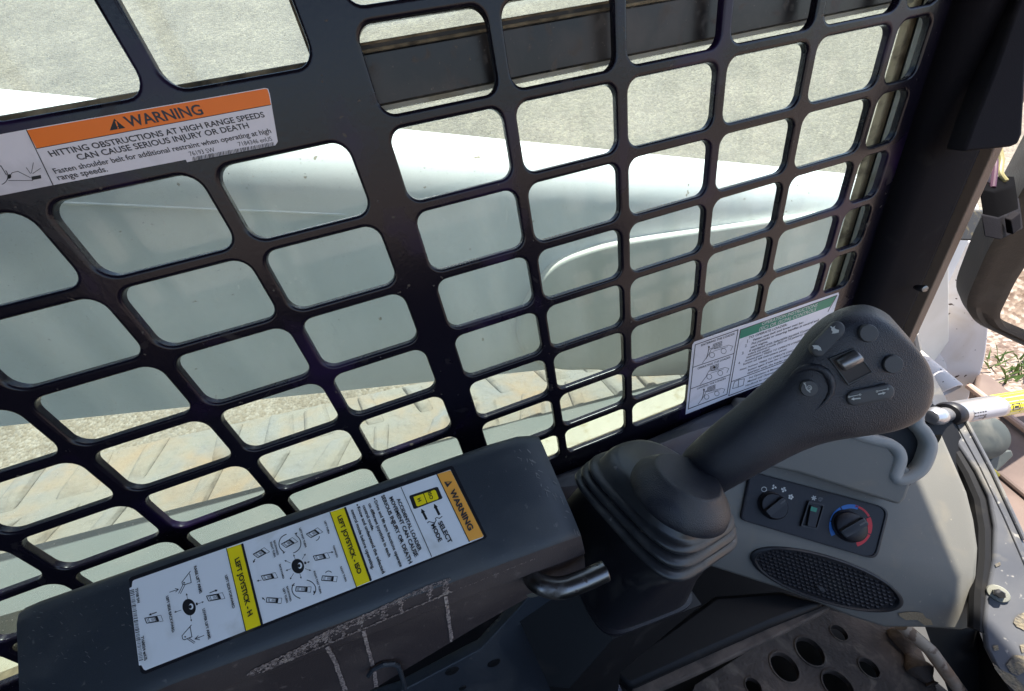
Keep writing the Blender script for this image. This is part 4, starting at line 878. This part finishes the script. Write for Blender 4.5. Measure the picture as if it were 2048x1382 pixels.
# wiring connector hanging from the trim cover
con = thing('wire_connector', 'black plastic plug hanging on purple and yellow wires below the trim cover', 'connector', D(2000, 420, .46))
cv = lambda u, v, d=.46: D(u, v, d)
dn2 = (cv(1975, 470) - cv(1962, 385)).normalized()
mb = MB(); a = [cv(1958, 378), cv(1988, 384), cv(2030, 372, .50), cv(2028, 352, .52), cv(1975, 352, .50)]
mb.loft([[p for p in a], [p + dn2 * .034 for p in a]]); mk('housing', mb, mat('plug_black', (.0025, .0022, .0026), .9, spec=.03), con, ang=30, bevel=.0015)
mb = MB(); a2 = [p + (p - sum(a, V()) / 5) * .09 + dn2 * .032 for p in a]; mb.loft([a2, [p + dn2 * .028 for p in a2]]); mk('lower_shell', mb, M['black'], con, ang=30, bevel=.0015)
mb = MB(); mb.prism([cv(2022, 440, .455), cv(2041, 425, .455), cv(2043, 455, .455), cv(2026, 470, .455)], V((.004, .008, 0))); mk('latch', mb, M['black'], con, bevel=.001)
for nm, m_, pts, r in (('wire', 'greywire', ((1972, 296, .50), (1977, 330, .49), (1974, 372, .485)), .0032), ('wire', 'pinkwire', ((1984, 296, .49), (1990, 330, .48), (1985, 375, .475)), .0030), ('wire', 'yellowwire', ((1998, 292, .51), (2003, 320, .505), (2001, 345, .50), (2012, 362, .495)), .0028)):
    mb = MB(); mb.tube(crv([D(*q) for q in pts], 6), r, 10); mk(nm, mb, M[m_], con)

# =================================================================== FRONT THRESHOLD PLATE
TP = Plane(V((-.42, -.27, .86)), D(1960, 1150, .455)); tp = lambda u, v, l=0: TP.at(u, v, l)
th = thing('threshold_plate', 'scratched blue-black steel threshold plate with dried mud at the cab entrance', 'threshold', tp(2000, 1200) + V((0, 0, -.1)))
mb = MB(); o_ = [(1892, 842), (1915, 890), (1950, 940), (1976, 990), (1988, 1050), (1986, 1120), (1974, 1180), (1966, 1250), (1972, 1295), (1990, 1330), (2030, 1390), (2130, 1480), (2130, 1290), (2048, 1078), (1985, 942), (1930, 838), (1905, 800)]
mb.prism([tp(*q) for q in o_], -TP.n * .008); mk('plate', mb, M['darkplate'], th, ang=30, bevel=.003, bseg=3)
mb = MB(); mb.tube([tp(u, v, .0004) for u, v in ((1912, 845), (1962, 935), (2010, 1035), (2060, 1150))], .0012, 8); mb.tube([tp(u, v, .0008) for u, v in ((1932, 842), (1986, 944), (2049, 1080))], .0022, 8); mk('edge_bead', mb, M['darkplate'], th)
bc = tp(1996, 1187); bn = (TP.n + (CAM - bc).normalized() * 1.6).normalized(); br = 15 / FPX * (bc - CAM).dot(FW)
mb = MB(); mb.lathe(bc - bn * .003, bn, [(br, 0), (br, .005), (br * .92, .006), (br * .5, .0062)], 28); bl = mk('washer', mb, mat('zinc', (.34, .34, .29), .5, metal=.6), th, ang=40)
mb = MB(); mb.lathe(bc + bn * .003, bn, [(br * .55, 0), (br * .55, .0075), (br * .46, .0085)], 6); mk('bolt_head', mb, M['steel'], bl, ang=30)
mb = MB(); mb.prism([D(u, v, dd) for u, v, dd in ((1850, 1254, .50), (1956, 1256, .49), (1972, 1300, .475), (2035, 1396, .45), (2080, 1500, .44), (1960, 1560, .50), (1880, 1330, .52))], V((.02, .01, -.01))); mk('shade_sheet', mb, M['void'], th, smooth=False)  # dark sheet added for the deep shade under the gasket
ms = mat('mud_threshold', (.24, .20, .135), .95, var=((.12, .11, .095), 90, .45, .62), bump=(400, .0015))  # mud toned close to the plate colour
for pts in (((2030, 1236), (2037, 1229), (2048, 1225), (2060, 1230), (2060, 1258), (2049, 1261), (2040, 1256), (2034, 1254), (2027, 1245)), ((1986, 1292), (1996, 1290), (1998, 1300), (1988, 1302)), ((1985, 1325), (2003, 1340), (2030, 1352), (2060, 1385), (2060, 1400), (2030, 1382), (2008, 1362), (1990, 1338)), ((2012, 1330), (2030, 1310), (2050, 1312), (2055, 1340), (2036, 1352), (2022, 1345)), ((1990, 1128), (2000, 1124), (2002, 1130), (1992, 1134)), ((2040, 1290), (2058, 1285), (2060, 1300), (2044, 1306))):
    mud = MB(); mudpatch(pts, TP, .0012); mk('mud_patch', mud, ms, th, smooth=False)
mb = MB(); mb.tube([tp(u, v, -.010) for u, v in ((1885, 858), (1908, 905), (1934, 950), (1956, 1000), (1966, 1060), (1966, 1120), (1958, 1190), (1956, 1262))], .0085, 10); mk('edge_gasket', mb, M['void'], th)

# =================================================================== FLOOR OF THE CAB
fl = thing('cab_floor', 'muddy steel cab floor darkened for the shade below the pedals', 'floor', (.1, -.3, -.96))
mb = MB(); mb.abox(-.8, .75, -.96, -.03, -1.0, -.835); mk('floor_pan', mb, M['void'], fl)  # coloured near black so the foot plate holes look shaded
def plate_holes(outer, holes, z, th_, n=26):
    ov = [V((p.x, p.y)) for p in outer]; vs_ = list(ov); edges = [(i, (i + 1) % len(ov)) for i in range(len(ov))]; faces = [list(range(len(ov)))]
    for c, r in holes:
        b = len(vs_); vs_ += [V((c.x + r * math.cos(2 * math.pi * k / n), c.y + r * math.sin(2 * math.pi * k / n))) for k in range(n)]; edges += [(b + k, b + (k + 1) % n) for k in range(n)]
    vo, eo, fo, *_ = geometry.delaunay_2d_cdt(vs_, edges, [], 1, 1e-7)
    mb = MB()
    def inside(p): return all((p - V((c.x, c.y))).length > r * .97 for c, r in holes)
    for f in fo:
        ce = sum((vo[i] for i in f), V((0, 0))) / len(f)
        if inside(ce): mb.poly([V((*vo[i], z)) for i in f])
    for c, r in holes:
        mb.loft([[V((c.x + r * k_ * math.cos(2 * math.pi * k / n), c.y + r * k_ * math.sin(2 * math.pi * k / n), z + dz)) for k in range(n)] for k_, dz in ((1.14, .0003), (1.10, .0018), (1.0, .0018), (.98, -th_))], cap0=False, cap1=False)
    return mb
ped = thing('foot_plate', 'brown muddy perforated steel foot plate on the cab floor', 'foot plate', Zp(1650, 1320, -.86))
PZ = -.80
outer = [Zp(u, v, PZ) for u, v in ((1360, 1460), (1390, 1370), (1500, 1300), (1642, 1216), (1790, 1250), (1835, 1285), (1860, 1340), (1900, 1460))]
hol = [(Zp(u, v, PZ), r) for u, v, r in ((1678, 1266, .0105), (1620, 1303, .0180), (1569, 1334, .0180), (1738, 1336, .0115), (1676, 1372, .0180), (1507, 1374, .0105), (1620, 1430, .016))]
mk('plate', plate_holes(outer, hol, PZ, .012), M['floorbrown'], ped, ang=40)
mb = MB(); mb.tube(crv([Zp(u, v, PZ + .004) for u, v in ((1800, 1262), (1815, 1300), (1840, 1340), (1865, 1370))], 4), [.012 + .006 * math.sin(k) for k in range(13)], 10); mk('mud_ridge', mb, M['floorbrown'], ped)
bar = thing('floor_bar', 'dark cross bar with muddy tan edge below the joystick', 'bar', Zp(1430, 1290, -.72))
mb = MB(); P = [Zp(u, v, -.66) for u, v in ((1215, 1340), (1330, 1262), (1430, 1190), (1560, 1180), (1652, 1206), (1540, 1250), (1400, 1312), (1262, 1375))]
mb.prism(P, V((0, 0, -.03))); mk('top', mb, M['void'], bar, ang=30, bevel=.006)
mb = MB(); P = [Zp(u, v, -.672) for u, v in ((1652, 1206), (1540, 1250), (1400, 1312), (1262, 1375), (1275, 1400), (1420, 1335), (1560, 1268), (1662, 1216))]; mb.prism(P, V((0, 0, -.012))); mk('edge_strip', mb, M['brownbar'], bar, bevel=.002)
pipe = thing('floor_pipe', 'tan painted pipe with rust chips running down under the console', 'pipe', Zp(1880, 1320, -.7))
mb = MB(); mb.tube([D(1800, 1248, .50), D(1860, 1300, .50), D(1925, 1390, .50)], .0085, 14); mk('pipe', mb, mat('tan_paint', (.42, .33, .25), .6, var=((.20, .13, .09), 60, .58, .64), dust=((.3, .2, .13), 26, .52, .7)), pipe)
mat_o = thing('floor_mat', 'small patch of grey textured floor mat below the post', 'floor mat', Zp(1150, 1370, -.7))
mb = MB(); mb.prism([Zp(u, v, -.60) for u, v in ((1040, 1420), (1080, 1365), (1220, 1335), (1265, 1420))], V((0, 0, -.006))); m_ = leather('mat_grain', (.10, .095, .11), .8, 260, .004); mk('pad', mb, m_, mat_o)

# =================================================================== THINGS BEYOND THE DOORWAY
mir = thing('side_mirror', 'dark rubber framed side mirror with rounded corner at the doorway edge', 'mirror', D(2000, 700, .8))
MP = Plane(V((-.57, -.76, -.38)), D(2010, 600, .80)); mp = lambda u, v, l=0: MP.at(u, v, l)
oo = [mp(*q) for q in ((1928, 610), (1975, 500), (2120, 250), (2200, 300), (2200, 750), (2048, 692), (1950, 645))]
ii = [mp(*q) for q in ((1996, 630), (2030, 560), (2120, 420), (2180, 420), (2180, 730), (2060, 676), (2010, 655))]
oo = rpoly(oo, [.05, .03, .02, .02, .02, .02, .03], 5); ii = rpoly(ii, [.025, .02, .02, .02, .02, .02, .02], 5)
mb = MB(); cc = sum(oo, V()) / len(oo)
mb.loft([[p - MP.n * .06 for p in oo], [cc + (p - cc) * 1.02 - MP.n * .03 for p in oo], oo, [o.lerp(i, .25) + MP.n * .006 for o, i in zip(oo, ii)], [o.lerp(i, .45) + MP.n * .001 for o, i in zip(oo, ii)], [o.lerp(i, .75) + MP.n * .007 for o, i in zip(oo, ii)], [i + MP.n * .003 for i in ii], [i - MP.n * .012 for i in ii]], cap1=False); mk('housing', mb, M['mirrorrubber'], mir, ang=50)
mb = MB(); mb.poly([i - MP.n * .011 for i in ii]); mk('mirror_glass', mb, M['mirror'], mir, smooth=False)
mb = MB(); a, b = D(1880, 447, .86), D(2010, 452, .86); mb.box((a + b) / 2, (b - a) / 2, V((0, .012, 0)), (DN * -1) * .036); mk('bracket', mb, mat('bracket_black', (.03, .028, .026), .6, dust=((.16, .13, .07), 60, .54, .72)), mir, bevel=.004)

pnl = thing('fender_panel', 'white painted rounded steel panel with rust specks standing beyond the doorway', 'panel', D(1900, 800, 1.2))
FPn = Plane(V((-.80, -.55, .20)), D(1900, 640, 1.15)); fpp = lambda u, v, l=0: FPn.at(u, v, l)
oo = [fpp(*q) for q in ((1820, 470), (1905, 478), (1966, 486), (1974, 560), (1977, 640), (1972, 700), (1960, 750), (1935, 800), (1905, 845), (1760, 860), (1760, 470))]
mb = MB(); mb.prism(crv(oo[2:9], 3) + oo[9:] + oo[:2], -FPn.n * .02); mk('panel', mb, M['palepink'], pnl, ang=40, bevel=.003)
mb = MB(); mb.lathe(fpp(1800, 740, .002), FPn.n, [(.105, -.004), (.105, .001), (.103, .002)], 40); mk('round_boss', mb, M['palepink'], pnl, ang=40)
pip = thing('white_tube', 'short white painted tube end below the white panel', 'tube', D(1880, 780, 1.0))
mb = MB(); a, b = D(1790, 690, 1.05), D(1898, 782, .95); mb.tube([a, b], .030, 28, False); d_ = (b - a).normalized(); mb.lathe(b, d_, [(.030, 0), (.0265, .001), (.0265, -.04)], 28, False, True); mk('tube', mb, M['palepink'], pip, ang=40)
kno = thing('door_striker', 'grey round latch stud on the pillar base beside the joystick', 'latch', D(1825, 680, .62))
mb = MB(); mb.lathe(D(1823, 664, .60), V((-.5, -.8, .2)), [(.010, -.012), (.0105, -.002), (.0095, 0), (.003, .0006)], 20); mb.tube([D(1825, 668, .61), D(1832, 700, .62)], .007, 10); mk('stud', mb, mat('stud_grey', (.28, .27, .26), .5), kno)
frm = thing('door_sill', 'dark inclined sill flange behind the joystick head', 'sill', D(1860, 760, .62))
mb = MB(); mb.prism([D(1808, 640, .66), D(1822, 660, .66), D(1850, 720, .64), D(1905, 830, .60), D(1935, 870, .58), D(1890, 880, .58), D(1830, 740, .64)], V((.01, .02, -.01))); mk('flange', mb, M['darkplate'], frm, bevel=.002)

plt = thing('attachment_plate', 'reddish brown steel attachment lying on the gravel beyond the doorway', 'attachment', D(2020, 860, 1.4))
mb = MB(); RPZ = -.95
P = [Zp(u, v, RPZ) for u, v in ((1955, 748), (1975, 745), (2120, 860), (2200, 1150), (2060, 1150), (1985, 960), (1940, 840))]
mb.prism(P, V((0, 0, -.05))); mk('deck', mb, M['rusty'], plt, bevel=.008)
mb = MB(); mb.tube([Zp(u, v, RPZ + .012) for u, v in ((1938, 772), (2120, 912))], .009, 10); mk('rib', mb, mat('worn_edge', (.36, .25, .20), .7), plt)
mb = MB(); mb.tube([Zp(u, v, RPZ + .006) for u, v in ((1996, 945), (2110, 1040))], .006, 8); mk('rib', mb, M['rusty'], plt)


strut = thing('gas_strut', 'chrome gas strut with yellow sticker lying across the cab entrance', 'gas strut', D(1960, 815, .55))
a, b = D(1872, 832, .525), D(2130, 788, .60); d_ = (b - a).normalized()
def along(u): return a + (b - a) * u
Ls = (b - a).length
mb = MB(); mb.lathe(a, d_, [(.0, -.013), (.009, -.011), (.0125, -.004), (.013, .003), (.0105, .011), (.0100, .014), (.0100, .026)], 24); mk('ball_end', mb, M['chrome'], strut, ang=50)
mb = MB(); mb.lathe(a, d_, [(.0100, .0215), (.0150, .0225), (.0172, .026), (.0166, .036), (.0140, .0385)], 28); mk('collar', mb, M['panel'], strut, ang=40)
mb = MB(); mb.lathe(a, d_, [(.0130, .034), (.0163, .037), (.0163, Ls)], 28); mk('cylinder', mb, M['chrome'], strut, ang=40)
axu = (CAM - along(.5)); axu = (axu - d_ * axu.dot(d_)).normalized(); axw = d_.cross(axu)
def wrap(u0, u1, a0, a1, r, nn=14): return [[a + d_ * u + (axu * math.cos(rad(a0 + (a1 - a0) * k / nn)) + axw * math.sin(rad(a0 + (a1 - a0) * k / nn))) * r for k in range(nn + 1)] for u in (u0, u1)]
L0 = Ls * .42
mb = MB(); mb.loft(wrap(L0, Ls * .999, -150, 150, .0165), closed=False, cap0=False, cap1=False); ys = mk('yellow_sticker', mb, mat('sticker_yellow', (.80, .66, .02), .4), strut)
mb = MB(); mb.loft(wrap(.048, L0 - .008, 2, 66, .0165), closed=False, cap0=False, cap1=False); wsx = mk('white_sticker', mb, mat('sticker_worn', (.36, .36, .40), .35), strut)
mb = MB()
def wb(u0, u1, a0, a1, r=.01658): mb.loft(wrap(u0, u1, a0, a1, r, 4), closed=False, cap0=False, cap1=False)
for k in range(5): wb(.048 + k * .0055, .052 + k * .0055, 15, 22); wb(.048 + k * .0055, .0525 + k * .0055, 32, 38)
wb(.070, .074, 40, 62); wb(.060, .078, 50, 54); mk('sticker_print', mb, M['inksoft'], wsx)
mb = MB()
wb(L0 + .001, Ls * .999, -28, -25); wb(L0 + .0255, L0 + .0268, -25, 60); wb(L0 + .050, L0 + .0513, -25, 60); wb(L0 + .004, L0 + .022, 4, 8); wb(L0 + .004, L0 + .022, 36, 40); wb(L0 + .004, L0 + .006, 4, 40); wb(L0 + .020, L0 + .022, 4, 40); wb(L0 + .008, L0 + .018, 16, 28); wb(L0 + .031, L0 + .045, 18, 24); wb(L0 + .035, L0 + .041, 8, 36); wb(L0 + .056, L0 + .066, 10, 34); mk('sticker_print', mb, M['ink'], ys)

dsc = thing('round_lamp', 'weathered grey round lamp body below the gas strut', 'lamp', D(1965, 880, .75))
mb = MB(); mb.lathe(D(1958, 872, .72), V((-.45, -.65, .62)), [(.038, -.04), (.044, -.02), (.045, 0), (.042, .005), (.02, .009), (.0, .010)], 36); mk('body', mb, M['disc'], dsc, ang=50)
mb = MB(); c0 = D(1975, 885, .74); mb.prism([D(u, v, .735) for u, v in ((1990, 845), (2008, 880), (2008, 912), (1990, 928), (1962, 936), (1985, 905))], V((.02, .03, -.01))); mk('bracket', mb, M['void'], dsc, bevel=.002)
clp = thing('hose_clamp', 'grey steel clamp plate with brass fitting beside the threshold', 'clamp', D(2000, 925, .72))
mb = MB(); P = [D(u, v, .72) for u, v in ((1972, 930), (1985, 915), (2010, 902), (2024, 900), (2028, 912), (2010, 930), (1986, 952))]; mb.prism(P, V((.01, .016, -.016))); mk('plate', mb, M['disc'], clp, bevel=.003)
mb = MB(); mb.lathe(D(1985, 945, .70), V((-.6, -.5, .3)), [(.007, -.008), (.007, .008), (.004, .009)], 6); mk('fitting', mb, mat('brass', (.45, .38, .08), .35, metal=.8), clp, ang=30)
hos = thing('black_hose', 'black hydraulic hose crossing the brown attachment', 'hose', D(2035, 1010, .8))
mb = MB(); mb.tube([D(2000, 1030, .8), D(2030, 1012, .85), D(2080, 990, .95)], .010, 12); mk('hose', mb, M['void'], hos)

# grass tuft on the gravel
gt = MB(); random.seed(2); c0 = Zp(2056, 750, GZ)
for k in range(90):
    p = c0 + V((random.gauss(0, .05), random.gauss(0, .06), 0)); a = random.uniform(0, 6.28); h = random.uniform(.025, .065); w_ = V((math.cos(a + 1.57), math.sin(a + 1.57), 0)) * .004; l_ = V((math.cos(a), math.sin(a), 0)) * h * random.uniform(.3, .8)
    gt.poly([p - w_, p + w_, p + w_ * .7 + l_ * .5 + V((0, 0, h * .7)), p + l_ + V((0, 0, h))])
tag(mk('grass_tuft', gt, M['grass'], smooth=False), 'small green grass tuft growing in the pink gravel by the mirror', 'grass')
